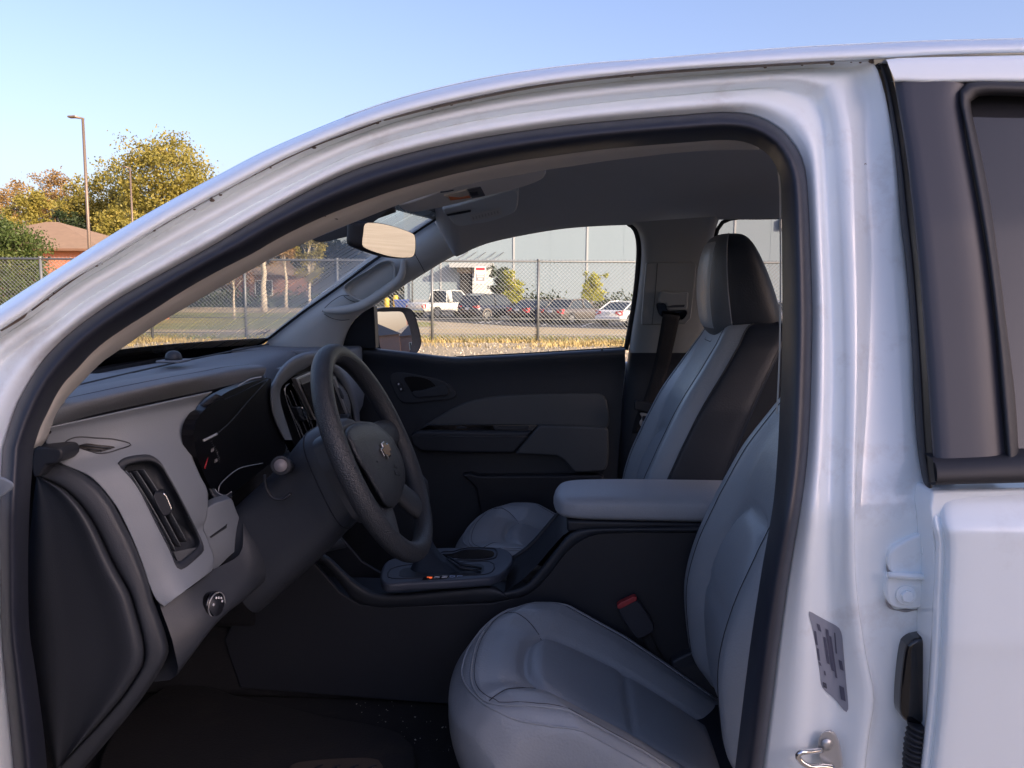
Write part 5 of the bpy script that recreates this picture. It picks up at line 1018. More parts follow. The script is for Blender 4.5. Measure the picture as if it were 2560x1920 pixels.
tube('cup_rim', onp(cr(cN((560, 225), (640, 218), (720, 196), (860, 193), (940, 205), (938, 255), (850, 276), (640, 274), (560, 278)), 44, True), .001), .0016, m_darker, plate, n=5, closed=True)
slab('gear_strip', onp(cN((430, 412), (440, 392), (620, 385), (600, 402))), (0, 0, -.001), m_gloss, plate, bev=0)
for s_, (x, y), m_ in (('P', (478, 397), mat('lit_red_letter', (.6, .08, .03), .5, emit=((1, .16, .05), .35))), ('R', (530, 394), m_wink), ('N', (583, 392), m_wink), ('D', (635, 390), mat('pale_blue_ink', (.35, .45, .65), .5)), ('L', (688, 388), mat('pale_blue_ink', (.35, .45, .65), .5))):
    p = UZ(*cN((x, y))[0], ZP+.0022); text3d('gear_letter', s_, .0165, m_, Matrix.Translation(p) @ Matrix.Rotation(math.radians(-90), 4, 'Z'), plate)
# lever with leather boot
bc = UZ(*cN((540, 345))[0], ZP); tpk = U(*cN((440, 60))[0], 1.93); kn_ = U(1048, 1235, 1.93)
ang = np.linspace(0, 2*math.pi, 24, endpoint=False)
rows_ = []
for t, rx_, ry_ in ((0, .062, .030), (.15, .046, .024), (.35, .031, .020), (.6, .022, .017), (.85, .016, .014), (1, .014, .013)):
    c = bc.lerp(tpk, t)+Vector((.012*math.sin(math.pi*t)*-1, 0, 0)); rows_.append([c+Vector((rx_*math.cos(a), ry_*math.sin(a), .002*math.sin(5*a)*(1-t))) for a in ang])
boot = loft('shift_boot', rows_, m_leatherd, con, k=4, closed=True)
for s in (-1, 1): tube('boot_fold', [bc+Vector((.095, s*.012, .002)), bc+Vector((.05, s*.010, .010)), bc.lerp(tpk, .3)+Vector((.03, s*.008, 0))], [.002, .004, .002], m_leatherd, boot, n=6)
tube('shift_lever', [tpk, tpk.lerp(kn_, .5)], .008, m_darker, con, n=10)
V, Fc = dome_vf([[kn_+(tpk-kn_).normalized()*(d)+Vector((r*math.cos(a), r*.8*math.sin(a), 0)) for a in ang] for d, r in ((.05, .012), (.03, .020), (.0, .024), (-.03, .023), (-.045, .012))]); obj('shift_knob', V, Fc, m_wheel, con)

# ------------------------------------------------------------------ seats
def dist_poly(P, poly):
    """distance of points P (n,2) to a polyline"""
    D = np.full(len(P), 9.0); A = np.array(poly)
    for a, b in zip(A[:-1], A[1:]):
        ab = b-a; t = np.clip(((P-a)@ab)/(ab@ab+1e-12), 0, 1); D = np.minimum(D, np.linalg.norm(P-(a+t[:, None]*ab), axis=1))
    return D
def make_seat(name, dx, dy, dz, lab):
    seat = box('floor_frame', (-.10+dx, .34+dx, dy-.19, dy+.19, .44, .50), m_darker, truck); seat.name = name; WL[seat.name] = seat.location.copy(); tagged(seat, label=lab)
    O = Vector((dx, dy, dz))
    # cushion
    xf = lambda v: -.196+.045*v*v+.055*np.abs(v)**5
    zu = lambda u: np.interp(u, [0, .06, .16, .3, .55, .71, 1], [.648, .672, .681, .670, .602, .550, .45])
    us_ = np.concatenate([-np.linspace(1, .06, 8), np.linspace(0, 1, 90)]); vs_ = np.concatenate([-1-np.linspace(1, .08, 7), np.linspace(-1, 1, 120), 1+np.linspace(.08, 1, 7)])
    insert = [(.30, -.118), (.16, -.125), (.02, -.122), (-.025, -.108), (-.05, -.07), (-.058, 0), (-.05, .07), (-.025, .108), (.02, .122), (.16, .125), (.30, .118)]
    insert = [tuple(p) for p in cr(insert, 60)]
    pipe = [tuple(p) for p in cr([(.34, -.222), (.1, -.228), (-.06, -.222), (-.115, -.19), (-.145, -.12), (-.155, 0), (-.145, .12), (-.115, .19), (-.06, .222), (.1, .228), (.34, .222)], 80)]
    cross = [(.135, -.125), (.135, .125)]
    wings = [[(-.112, .192), (-.06, .15), (-.03, .110)], [(-.112, -.192), (-.06, -.15), (-.03, -.110)]]
    Q = []
    for u in us_:
        for v in vs_:
            uu = max(u, 0); vv = max(-1, min(1, v)); x = xf(vv)+(.37-xf(vv))*uu; y = vv*(.262-.012*(1-uu)**2)
            su = max(0, -u); sv = max(0, abs(v)-1); Q.append((x, y, uu, vv, su, sv))
    Q = np.array(Q); P2 = Q[:, :2]; av = np.abs(Q[:, 3])
    z = zu(Q[:, 2])
    bol = np.clip((av-.42)/.33, 0, 1); bol = bol*bol*(3-2*bol); z = z+.020*bol*np.clip(Q[:, 2]*4, .2, 1)
    e = np.clip((av-.86)/.14, 0, 1); z = z-.030*e**2.2; f_ = np.clip((.09-Q[:, 2])/.09, 0, 1); z = z-.020*f_**2
    di = dist_poly(P2, insert); dp_ = dist_poly(P2, pipe); dc = dist_poly(P2, cross); dw = np.minimum(dist_poly(P2, wings[0]), dist_poly(P2, wings[1]))
    ins = np.array([inside(p, insert) for p in P2]); puff = np.where(ins, .010*(1-np.exp(-di/.025)), .006*(1-np.exp(-di/.03)))
    z = z+puff-.010*np.exp(-(di/.008)**2)-.003*np.exp(-(dp_/.006)**2)-np.where(ins, .006*np.exp(-(dc/.008)**2), 0)-.002*np.exp(-(dw/.006)**2)
    z = z-.15*np.maximum(Q[:, 4], Q[:, 5])
    X = Q[:, 0]+.03*Q[:, 4]**1.5-.005*np.sin(np.pi*np.minimum(1, Q[:, 4]*1.3)); Y = Q[:, 1]-np.sign(Q[:, 3])*(.022*Q[:, 5]**1.3-.010*np.sin(np.pi*np.minimum(1, Q[:, 5]*1.2)))
    V = np.stack([X, Y, z], 1)+np.array(O); n = len(vs_); Fc = [(i*n+j, i*n+j+1, (i+1)*n+j+1, (i+1)*n+j) for i in range(len(us_)-1) for j in range(n-1)]
    cu = obj('cushion', V, Fc, m_leather, seat); bv_ = BVHTree.FromPolygons([Vector(v) for v in V], Fc); tree_z = lambda p: (bv_.ray_cast(Vector((p[0], p[1], 2)), Vector((0, 0, -1)))[0] or Vector((0, 0, .6))).z
    def seam(nm, pts, r, m, lift=.0005): tube(nm, [Vector((p[0]+dx, p[1]+dy, tree_z((p[0]+dx, p[1]+dy))+lift)) for p in pts], r, m, cu, n=6)
    seam('piping', pipe, .0021, m_leather, .0012); seam('stitching', [(p[0]*1.0+.006*(1 if abs(p[1]) < .2 else 0), p[1]*.972) for p in pipe], .0006, m_thread, .0004)
    for w_ in wings: seam('stitching', cr([tuple(q) for q in w_], 14), .0008, m_thread)
    # edge piping along the rim of the cushion
    rimp = [tuple(p) for p in cr([(.34, -.249), (.1, -.252), (-.035, -.247), (-.095, -.222), (-.140, -.155), (-.168, -.07), (-.174, 0), (-.168, .07), (-.140, .155), (-.095, .222), (-.035, .247), (.1, .252), (.34, .249)], 80)]
    seam('piping', rimp, .0022, m_leather, .0006)
    loft('seat_skirt', [[Vector((x+.018+dx, y+dy, .555+dz)) for x, y in rimp], [Vector((x+.05+dx, y*.96+dy, .50)) for x, y in rimp], [Vector((x+.06+dx, y*.92+dy, .45)) for x, y in rimp]], m_darker, seat, k=2)
    # backrest: rings of cross-section going up
    prof = [(.555, .345, .17, .225), (.60, .312, .17, .242), (.66, .299, .165, .248), (.76, .293, .165, .250), (.85, .312, .16, .248), (.95, .352, .15, .243), (1.05, .390, .14, .232), (1.14, .437, .125, .205), (1.20, .468, .118, .180), (1.238, .490, .105, .155), (1.252, .515, .06, .125)]
    pz = np.array([p[0] for p in prof]); zz = np.linspace(.555, 1.252, 64); pr = np.array([[tuple(q)[k] for q in cr([Vector(p[:3]) for p in prof], 64)] for k in range(3)]).T
    W_ = np.interp(pr[:, 0], pz, [p[3] for p in prof])
    vf = np.linspace(-1, 1, 60); front = []; shell = []
    pad_o = [tuple(p) for p in cr([(.58, -.115), (.75, -.125), (.88, -.118), (.945, -.085), (.962, 0), (.945, .085), (.88, .118), (.75, .125), (.58, .115)], 50)]
    for (z_, x_, th), w in zip(pr, W_):
        av = np.abs(vf); b = np.clip((av-.45)/.3, 0, 1); b = b*b*(3-2*b); ed = np.clip((av-.84)/.16, 0, 1)
        y = vf*w; P_ = np.stack([np.full(60, z_), y], 1); d = dist_poly(P_, pad_o); ins = np.array([inside(p, pad_o) for p in P_])
        lum = 1 if z_ > .6 else 0
        x = x_-.026*b*np.clip((1.2-z_)*4, 0, 1)+.045*ed**2.2+.004-np.where(ins, .012*(1-np.exp(-d/.02)), .007*(1-np.exp(-d/.03)))+.010*np.exp(-(d/.009)**2)
        dg = abs(z_-.80); x = x+np.where(ins, .006*math.exp(-(dg/.008)**2), 0)
        front.append([Vector((a, q, z_))+O for a, q in zip(x, y)])
        xe = x[-1]; ys = w; shell.append([Vector((xe-.001, -ys+.0, z_))+O, Vector((xe+.012, -ys-.004, z_))+O, Vector((xe+th*.45, -ys-.002, z_))+O, Vector((xe+th*.78, -ys+.004, z_))+O, Vector((xe+th*.95, -ys*.86, z_+.004))+O, Vector((xe+th, -ys*.4, z_+.006))+O,
            Vector((xe+th, ys*.4, z_+.006))+O, Vector((xe+th*.95, ys*.86, z_+.004))+O, Vector((xe+th*.78, ys-.004, z_))+O, Vector((xe+th*.45, ys+.002, z_))+O, Vector((xe+.012, ys+.004, z_))+O, Vector((xe-.001, ys, z_))+O])
    bk = obj('backrest', *gridmesh(front), m_leather, seat)
    sh = [list(c) for c in zip(*across([list(c) for c in zip(*shell)], 4))]; obj('backrest_shell', *gridmesh(sh), m_leatherd, bk)
    topf = front[-1]; tops = sh[-1]; ring_ = topf+tops[::-1]; c_ = sum(ring_, Vector())/len(ring_)
    obj('shoulder_cap', ring_+[c_+Vector((0, 0, .006))], [(i, (i+1) % len(ring_), len(ring_)) for i in range(len(ring_))], m_leather, bk)
    for s in (0, -1): tube('piping', [f[s]+Vector((-.001, (-.0015 if s == 0 else .0015), 0)) for f in front], .0018, m_leatherd, bk, n=6)
    for s in (8, 51): tube('stitching', [f[s]+Vector((-.0007, 0, 0)) for f in front[6:60]], .0007, m_thread, bk, n=4)
    for s in (0, -1): tube('shell_seam', [r[int(len(r)*.30)] if s == 0 else r[-int(len(r)*.30)] for r in sh], .0011, m_darker, bk, n=4)
    # headrest notch, posts and headrest
    tube('notch_seam', [f for f in front[-4][18:22]]+front[-9][22:38]+front[-4][38:42], .0009, m_thread, bk, n=4)
    for s in (-1, 1): tube('headrest_post', [Vector((.535, s*.055, 1.22))+O, Vector((.545, s*.055, 1.30))+O], .006, m_chrome, seat, n=10)
    hp = [(1.203, .515, .575, .05), (1.212, .478, .625, .100), (1.235, .456, .642, .124), (1.27, .447, .638, .134), (1.32, .442, .622, .138), (1.37, .443, .602, .137), (1.41, .448, .583, .132), (1.44, .456, .566, .122), (1.460, .468, .550, .104), (1.470, .482, .535, .075), (1.473, .497, .52, .03)]
    hr = []
    for z_, a, b, w in hp:
        m_ = (a+b)/2; h_ = (b-a)/2; hr.append([Vector((m_-h_*math.copysign(abs(math.cos(q))**.6, math.cos(q)), w*math.copysign(abs(math.sin(q))**.72, math.sin(q)), z_))+O for q in np.linspace(0, 2*math.pi, 64, endpoint=False)])
    hr = across(hr, 4); hf = [[r[i % 64] for i in range(-13, 14)] for r in hr]; hb_ = [[r[i] for i in range(13, 52)] for r in hr]
    hd_ = obj('headrest', *gridmesh(hb_), m_leatherd, seat); obj('headrest_front', *gridmesh(hf), mat('slate_leatherette', (.11, .12, .135), .45, .08, 6, bump=.25, bs=260), hd_)
    tube('piping', [r[0] for r in hf], .0016, m_threadl, hd_, n=5); tube('piping', [r[-1] for r in hf], .0016, m_threadl, hd_, n=5)
    # light pad on the face of the headrest
    padp = []
    for k in range(8, 31):
        r = hf[k]; padp.append([r[j]+Vector((-.0045*math.sin(math.pi*(k-8)/22)**.4*math.sin(math.pi*(j-7)/12)**.4 if 7 < j < 19 and 8 < k < 30 else 0.0, 0, 0)) for j in range(7, 20)])
    obj('headrest_pad', *gridmesh(padp), m_leather, hd_)
    return seat
make_seat('driver_seat', 0, 1.57, 0, 'grey leatherette driver seat')
make_seat('passenger_seat', -.08, 2.315, .022, 'grey leatherette passenger seat with black side')
# seat-belt buckle beside the driver's cushion
bk = cr(cF((1118, 735), (1122, 760), (1215, 905), (1235, 918), (1325, 872), (1330, 855), (1240, 705), (1225, 690)), 24, True)
bu = slab('belt_buckle', [U(*p, 1.815) for p in bk], (0, .022, 0), mat('buckle_plastic', (.030, .033, .045), .5), truck, bev=.004)
slab('release_button', [U(*p, 1.813) for p in cF((1113, 722), (1130, 708), (1210, 672), (1227, 678), (1226, 696), (1130, 745), (1115, 742))], (0, .018, 0), m_red, bu, bev=.002)
tube('buckle_stalk', [U(*p, 1.83) for p in cF((1275, 890), (1330, 1000), (1380, 1100))], .011, m_belt, bu, n=8, flat=.5)
slab('recliner_cover', [U(*p, 1.82) for p in cr(cF((1420, 1060), (1500, 1010), (1590, 980), (1600, 1110), (1560, 1130), (1480, 1110)), 20, True)], (0, .03, 0), m_dark, truck, bev=.006)

# ------------------------------------------------------------------ floor
fl_ = box('cabin_floor', (-1.1, 1.6, 1.16, 2.76, .36, .43), m_carpet, truck)
box('transmission_tunnel', (-1.1, 1.5, 1.85, 2.05, .43, .60), m_carpet, fl_, bev=.03)
mt_ = [UZ(x, y, .462) for x, y in cr(cE((480, 1080), (820, 742), (1200, 815), (1560, 895), (1890, 965), (1960, 1010), (1985, 1100), (1960, 1240), (500, 1240)), 40, True)]
mt = slab('floor_mat', mt_, (0, 0, -.028), mat('rubber_mat', (.012, .012, .014), .75, .3, 20, bump=.5, bs=200, dirt=((.035, .028, .022), .5, 6)), fl_, bev=.006)
hp_ = [UZ(x, y, .466) for x, y in cr(cE((1370, 1150), (1400, 1122), (1450, 1110), (1790, 1098), (1818, 1115), (1820, 1180), (1380, 1200)), 30, True)]
hpp = slab('heel_pad', hp_, (0, 0, -.006), mat('dusty_heel_pad', (.055, .044, .036), .8, .25, 20), mt, bev=.002)
for k in range(4):
    x = 1500+85*k; slab('heel_pad_slot', [UZ(a, b, .4672) for a, b in cE((x, 1140), (x+22, 1128), (x+40, 1128), (x+12, 1144))], (0, 0, -.002), m_darker, hpp, bev=0)
B = Bag()
for _ in range(110):
    x = random.uniform(880, 1150); y = random.uniform(1640, 1880); p = UZ(x, y, .432); r = random.uniform(.0006, .0018)
    B.add(([p+Vector((random.gauss(0, r), random.gauss(0, r), abs(random.gauss(0, r)))) for _ in range(4)], [(0, 1, 2), (0, 2, 3), (0, 1, 3)]))
B.build('carpet_crumbs', mat('pale_crumb', (.55, .52, .48), .9), fl_, kind='stuff')
box('rear_footwell_wall', (1.55, 1.62, 1.16, 2.74, .36, 1.12), m_dark, truck)
for a, b in (((.98, 1.55), (.60, .72)), ):
    rs_ = box('rear_bench', (a[0], a[1], 1.22, 2.67, b[0], b[1]), m_leather, truck, bev=.04); box('bench_back', (1.40, 1.56, 1.22, 2.67, .70, 1.20), m_leather, rs_, bev=.04)

# ------------------------------------------------------------------ passenger door
gp = [(925, 890), (1040, 893), (1150, 902), (1300, 896), (1450, 890), (1570, 882), (1580, 800), (1598, 640), (1594, 590), (1580, 556), (1500, 556), (1409, 563), (1315, 578), (1224, 598), (1134, 630), (1062, 672), (989, 720), (925, 770)]
m_dg = glass('side_glass', (.95, .98, .985), .7, 0, film=.01)
pdoor = thing('tmp2', 'x', 'x'); bpy.data.objects.remove(pdoor)
sill = cr([(820, 872), (880, 866), (936, 872), (1041, 884), (1100, 891), (1150, 894), (1175, 893), (1300, 887), (1450, 878), (1563, 871)], 60)
def rowdn(dy, off, xs=1.0, fx=0.0): return [SP(x+fx*(i/59), y+dy, off) for i, (x, y) in enumerate(sill)]
rear = lambda t: -32*t
rws = [rowdn(-2, .03), rowdn(-1, .09), rowdn(3, .118), rowdn(16, .128), rowdn(50, .120), rowdn(110, .112, fx=-6), rowdn(200, .110, fx=-12), rowdn(320, .112, fx=-20), rowdn(420, .115, fx=-26), rowdn(560, .118, fx=-32)]
pd = loft('passenger_door', rws, m_dark, truck, k=3)
def sheet_poly(name, c, off, m, parent):
    P = [SP(x, y, off) for x, y in c]; cx_, cy2 = cen(c); R_ = [P]+[[SP(cx_+(x-cx_)*k, cy2+(y-cy2)*k, off) for x, y in c] for k in (.75, .5, .25, .01)]
    return loft(name, R_, m, parent, k=1, closed=True)
sheet_poly('door_glass', cr(gp, 70, True), .045, m_dg, pd)
tube('glass_seal', [SP(x, y-2, .07) for x, y in cr([(1140, 896), (1175, 894), (1300, 888), (1450, 879), (1563, 872)], 30)], .0045, m_rubber, pd, n=6)
rg = cr([(1571, 559), (1584, 568), (1593, 588), (1597, 620), (1590, 720), (1578, 800), (1565, 873)], 30)
tube('window_channel', [SP(x, y, .07) for x, y in rg], .008, m_rubber, pd, n=8)
tube('glass_seal', [SP(x, y-1, .06) for x, y in cr([(1030, 700), (1062, 680), (1134, 638), (1224, 604), (1315, 584), (1409, 569), (1500, 562), (1571, 559)], 40)], .004, m_rubber, pd, n=6)
slab('sail_panel', [SP(x, y, .135) for x, y in cS((1040, 1600), (1085, 1480), (1180, 1260), (1300, 1090), (1440, 970), (1600, 860), (1622, 870), (1640, 1200), (1655, 1600))], (0, .05, 0), m_darker, pd, bev=.006)
def dpart(name, c, off, thick, m, bev=.004, n=None, parent=None): 
    c = cr(c, n, True) if n else c
    return slab(name, [SP(x, y, off) for x, y in c], (0, thick, 0), m, parent or pd, bev=bev)
hb = dpart('handle_bezel', cK((205, 290), (228, 258), (270, 250), (330, 256), (450, 280), (560, 302), (605, 325), (640, 362), (668, 402), (655, 425), (600, 440), (480, 452), (340, 465), (290, 458), (262, 430), (230, 370)), .121, .02, m_dark, .003, 60)
dpart('handle_bowl', cK((305, 292), (340, 280), (420, 286), (480, 305), (515, 335), (528, 355), (480, 375), (400, 405), (365, 395), (335, 350)), .1225, .004, m_cblack, 0, 40, hb)
dpart('door_handle', cK((358, 388), (430, 375), (520, 350), (592, 340), (612, 372), (616, 402), (560, 415), (440, 425), (385, 425)), .131, .012, m_dark, .004, 40, hb)
lk = dpart('lock_switch', cK((244, 320), (278, 312), (306, 375), (276, 388)), .126, .008, m_darker, .002, None, hb)
for (x, y) in ((266, 333), (283, 368)): dpart('switch_symbol', cK((x-4, y-7), (x+5, y-8), (x+5, y+6), (x-4, y+6)), .1275, .001, m_wink, 0, None, lk)
ins = dpart('door_insert', cK((430, 632), (470, 605), (520, 572), (640, 502), (720, 465), (830, 436), (1000, 412), (1300, 400), (1600, 398), (1660, 402), (1695, 425), (1710, 470), (1708, 640), (1400, 636), (1000, 634), (600, 634)), .124, .02, m_dgrey, .007, 90)
dpart('window_switch_strip', cK((400, 652), (470, 612), (800, 610), (1235, 614), (1190, 662), (800, 660)), .134, .02, m_gloss, .002)
dpart('strip_button', cK((668, 630), (700, 622), (735, 628), (735, 640), (668, 642)), .1365, .004, m_dark, .001); dpart('strip_slot', cK((920, 620), (1170, 622), (1160, 645), (930, 648)), .1355, .003, m_dark, .001)
ar = dpart('armrest', cK((340, 690), (390, 655), (800, 658), (1190, 660), (1130, 740), (1065, 815), (700, 812), (420, 800), (360, 760)), .150, .05, m_dark, .010)
tube('armrest_line', [SP(x, y, .1515) for x, y in cK((400, 698), (800, 697), (1160, 697))], .0013, m_dgrey, ar, n=5)
dpart('armrest_pad', cK((1240, 616), (1480, 625), (1700, 632), (1718, 660), (1722, 800), (1712, 900), (1690, 938), (1580, 946), (1480, 946), (1410, 862), (1360, 832), (1068, 818), (1140, 730)), .152, .05, m_dgrey, .008)
dpart('map_pocket', cK((700, 960), (760, 950), (830, 968), (1000, 966), (1650, 962), (1690, 975), (1690, 1400), (860, 1400), (800, 1050)), .150, .05, m_darker, .008)
tube('lock_pin', [SP(*p, .11) for p in ((1505, 888), (1505, 880), (1505, 872))], [.006, .0045, .003], m_rubber, pd, n=10)
V, Fc = disc_vf(SP(1505, 889, .112)-Vector((0, 0, .002)), (0, 0, 1), .009, .004, 14); obj('pin_collar', V, Fc, m_rubber, pd)
# etched mark on the glass
B = Bag()
def q4(x0, y0, x1, y1): return slab_vf([SP(x, y, .047) for x, y in ((x0, y0), (x1, y0), (x1, y1), (x0, y1))], (0, .0005, 0))
for (x0, y0, x1, y1) in ((1549.5, 852.5, 1556, 853.4), (1549.5, 858, 1556, 858.9), (1549.5, 852.5, 1550.4, 858.9), (1555.1, 852.5, 1556, 858.9), (1530, 853, 1547, 854), (1523, 856.5, 1547, 857.5), (1528, 859, 1547.5, 859.8), (1533, 862, 1547, 862.8), (1527, 865, 1548, 866), (1519, 861, 1523, 865), (1549, 864, 1555, 866.5)): B.add(q4(x0, y0, x1, y1))
B.build('etched_mark', m_ink, pd, kind='stuff')
# passenger door mirror
MN = Vector((.857, -.516, .060)).normalized(); MC = U(968, 812, 2.97); cZ = crop(900, 700, .18987)
gm = cr(cZ((192, 428), (300, 420), (440, 416), (530, 420), (560, 445), (590, 510), (635, 610), (662, 740), (668, 830), (650, 910), (625, 955), (500, 945), (250, 903), (225, 780), (205, 640), (195, 520)), 50, True)
hs = cr(cZ((175, 400), (230, 375), (350, 362), (560, 366), (620, 380), (655, 410), (685, 470), (720, 580), (750, 700), (768, 810), (755, 890), (720, 950), (690, 965), (500, 962), (240, 915), (205, 780), (185, 600)), 60, True)
rg_ = [[plane_hit(x, y, MC, MN)+MN*.012 for x, y in shrink(hs, .97)], [plane_hit(x, y, MC, MN)+MN*.014 for x, y in hs], [plane_hit(x, y, MC, MN)-MN*.01 for x, y in shrink(hs, 1.01)]]
rg_ += [[p-MN*d for p in [plane_hit(x, y, MC, MN) for x, y in shrink(hs, k)]] for d, k in ((.05, .96), (.09, .8), (.11, .5), (.115, .05))]
in_ = [[plane_hit(x, y, MC, MN)+MN*.010 for x, y in shrink(gm, 1.01)], [plane_hit(x, y, MC, MN)-MN*.001 for x, y in gm]]
dm = loft('door_mirror', [in_[1], in_[0]]+rg_ if False else rg_, m_rubber, pd, k=3, closed=True)
h60 = [plane_hit(x, y, MC, MN)+MN*.012 for x, y in shrink(hs, .97)]; g60 = [plane_hit(x, y, MC, MN)+MN*.003 for x, y in cr(gm, 60, True)]
k0 = min(range(60), key=lambda k: sum((h60[i]-g60[(i+k) % 60]).length for i in range(0, 60, 5))); g60 = g60[k0:]+g60[:k0]
loft('mirror_surround', [h60, g60], m_rubber, dm, k=1, closed=True)
slab('mirror_glass', [plane_hit(x, y, MC, MN)+MN*.005 for x, y in gm], MN*-.004, m_mirror, dm, bev=0)
tube('mirror_arm', [MC-MN*.07+Vector((0, 0, -.05)), MC-MN*.07+Vector((-.01, -.16, -.06))], .03, m_rubber, dm, n=10)

# ------------------------------------------------------------------ passenger B-pillar, belt
lc = cr([(1572, 556), (1590, 572), (1600, 600), (1602, 640), (1592, 740), (1578, 830), (1571, 882)], 40); rc = cr([(1800, 540), (1792, 565), (1786, 590), (1782, 620), (1776, 700), (1768, 800), (1762, 882)], 40)
bpl = loft('centre_pillar_trim', [[SP(*p, .07) for p in lc], [SP(*p, .115) for p in lerp2(lc, rc, .04)], [SP(*p, .135) for p in lerp2(lc, rc, .18)], [SP(*p, .140) for p in lerp2(lc, rc, .6)], [SP(*p, .12) for p in lerp2(lc, rc, .95)], [SP(*p, .06) for p in rc]], mat('b_pillar_grey', (.26, .275, .28), .6, .05, 5, bump=.12, bs=400), truck, k=4)
lcb = cr([(1571, 882), (1560, 960), (1550, 1060), (1540, 1200), (1530, 1400)], 20); rcb = cr([(1762, 882), (1760, 960), (1755, 1060), (1750, 1200), (1745, 1400)], 20)
loft('centre_pillar_lower', [[SP(*p, .07) for p in lcb], [SP(*p, .12) for p in lerp2(lcb, rcb, .05)], [SP(*p, .138) for p in lerp2(lcb, rcb, .3)], [SP(*p, .13) for p in rcb]], m_darker, bpl, k=4)
dp2 = lambda name, c, off, th, m, bev=.004, parent=bpl, n=None: slab(name, [SP(x, y, off) for x, y in (cr(c, n, True) if n else c)], (0, th, 0), m, parent, bev=bev)
dp2('adjuster_panel', cG((605, 232), (640, 228), (880, 225), (905, 240), (890, 400), (870, 560), (840, 592), (580, 598), (578, 560)), .146, .02, MATS['b_pillar_grey'], .004)
tube('panel_groove', [SP(*p, .1465) for p in cr(cG((672, 232), (660, 400), (640, 595)), 10)], .0009, m_dark, bpl, n=4)
gd = dp2('belt_guide', cG((690, 400), (720, 395), (760, 405), (800, 402), (858, 402), (852, 490), (848, 512), (740, 512), (720, 470), (676, 468), (682, 430)), .165, .03, MATS['b_pillar_grey'], .006)
dp2('guide_mouth', cr(cG((668, 470), (720, 472), (735, 512), (850, 514), (840, 550), (810, 572), (760, 565), (690, 545), (672, 510)), 30, True), .158, .02, m_gloss, .003)
slab('grip_groove', [SP(*p, .166) for p in cG((725, 488), (770, 480), (835, 478), (830, 492), (740, 496))], (0, .001, 0), m_dark, gd, bev=0)
wa = cr(cG((705, 530), (680, 680), (640, 880), (590, 1040), (545, 1140), (520, 1240)), 30); wb = cr(cG((806, 545), (775, 690), (730, 880), (670, 1050), (640, 1120), (600, 1240)), 30)
bl = loft('seat_belt', [[SP(*p, .170) for p in wa], [SP(*p, .172) for p in lerp2(wa, wb, .5)], [SP(*p, .170) for p in wb]], m_belt, truck, k=2, thick=.0016)
dp2('belt_stop', cG((535, 1050), (560, 1045), (655, 1065), (650, 1115), (625, 1122), (535, 1100)), .19, .02, m_darker, .004, bl)
tg = cr(cG((568, 1120), (620, 1128), (612, 1150), (600, 1195), (575, 1200), (566, 1175), (580, 1150)), 24, True)
dp2('latch_tongue', tg, .185, .004, m_silver, .001, bl)
dp2('tongue_slot', shrink(cr(cG((585, 1138), (605, 1140), (600, 1165), (585, 1168)), 12, True), 1.0), .1862, .002, m_darker, 0, bl)
# passenger rear door window seen past the headrest
rf = [(1783, 545), (1800, 541), (2600, 536), (2600, 880), (1760, 880), (1780, 640)]
rw = sheet_poly('rear_quarter_glass', rf, .05, glass('privacy_glass', (.62, .62, .64), .9, 0), truck)
tube('glass_seal', [SP(x, y, .075) for x, y in cr([(2300, 541), (1900, 544), (1830, 546), (1806, 556), (1792, 578), (1786, 620), (1782, 680)], 30)], .006, m_rubber, rw, n=6)
rdp = [(1745, 872), (2700, 868), (2700, 1700), (1700, 1700)]
slab('rear_door_trim', [SP(x, y, .12) for x, y in rdp], (0, .05, 0), m_dark, truck, bev=.01)

# ------------------------------------------------------------------ interior mirror, overhead console, sun visor
RC = U(950, 602, 1.93); tocam = (Vector(CAM)-RC).normalized(); torear = (Vector((1.58, 1.80, 1.40))-RC).normalized(); RN = (tocam+torear).normalized()
rg2 = cr(cJ((580, 718), (640, 712), (740, 728), (840, 758), (918, 795), (926, 830), (912, 940), (860, 950), (760, 942), (660, 915), (565, 872), (560, 850), (568, 780)), 50, True)
rm_ = cr(cJ((515, 712), (545, 702), (640, 704), (740, 718), (850, 750), (925, 786), (934, 810), (930, 880), (918, 945), (880, 958), (760, 950), (640, 918), (520, 870), (504, 850), (508, 780)), 50, True)
rv = loft('rear_view_mirror', [[plane_hit(x, y, RC, RN)+RN*.004 for x, y in rg2], [plane_hit(x, y, RC, RN)+RN*.003 for x, y in shrink(rg2, 1.025)], [plane_hit(x, y, RC, RN)-RN*.012 for x, y in shrink(rm_, 1.0)], [plane_hit(x, y, RC, RN)-RN*.026 for x, y in shrink(rm_, .97)], [plane_hit(x, y, RC, RN)-RN*.034 for x, y in shrink(rm_, .7)], [plane_hit(x, y, RC, RN)-RN*.036 for x, y in shrink(rm_, .05)]], m_rubber, truck, k=3, closed=True)
slab('mirror_glass', [plane_hit(x, y, RC, RN)+RN*.0045 for x, y in shrink(rg2, 1.0)], RN*-.003, m_mirror, rv, bev=0)
tube('mirror_stem', [RC-RN*.03, RC-RN*.05+Vector((-.02, 0, .04)), U(985, 520, 1.95)], .010, m_rubber, rv, n=10)
slab('sensor_housing', [U(x, y, 1.92) for x, y in cr(cJ((222, 828), (280, 845), (400, 822), (510, 792), (640, 712), (775, 600), (740, 612), (600, 665), (500, 712), (350, 775)), 40, True)], (-.03, .08, .015), m_rubber, truck, bev=.006)
def ohY(y): return 1.74+(y-420)/130*.27
ohc = cr(cJ((815, 592), (900, 572), (1000, 535), (1110, 492), (1300, 440), (1560, 392), (1828, 343), (1840, 365), (1828, 400), (1790, 425), (1650, 475), (1420, 532), (1150, 600), (1030, 625), (960, 638), (880, 636), (830, 610)), 70, True)
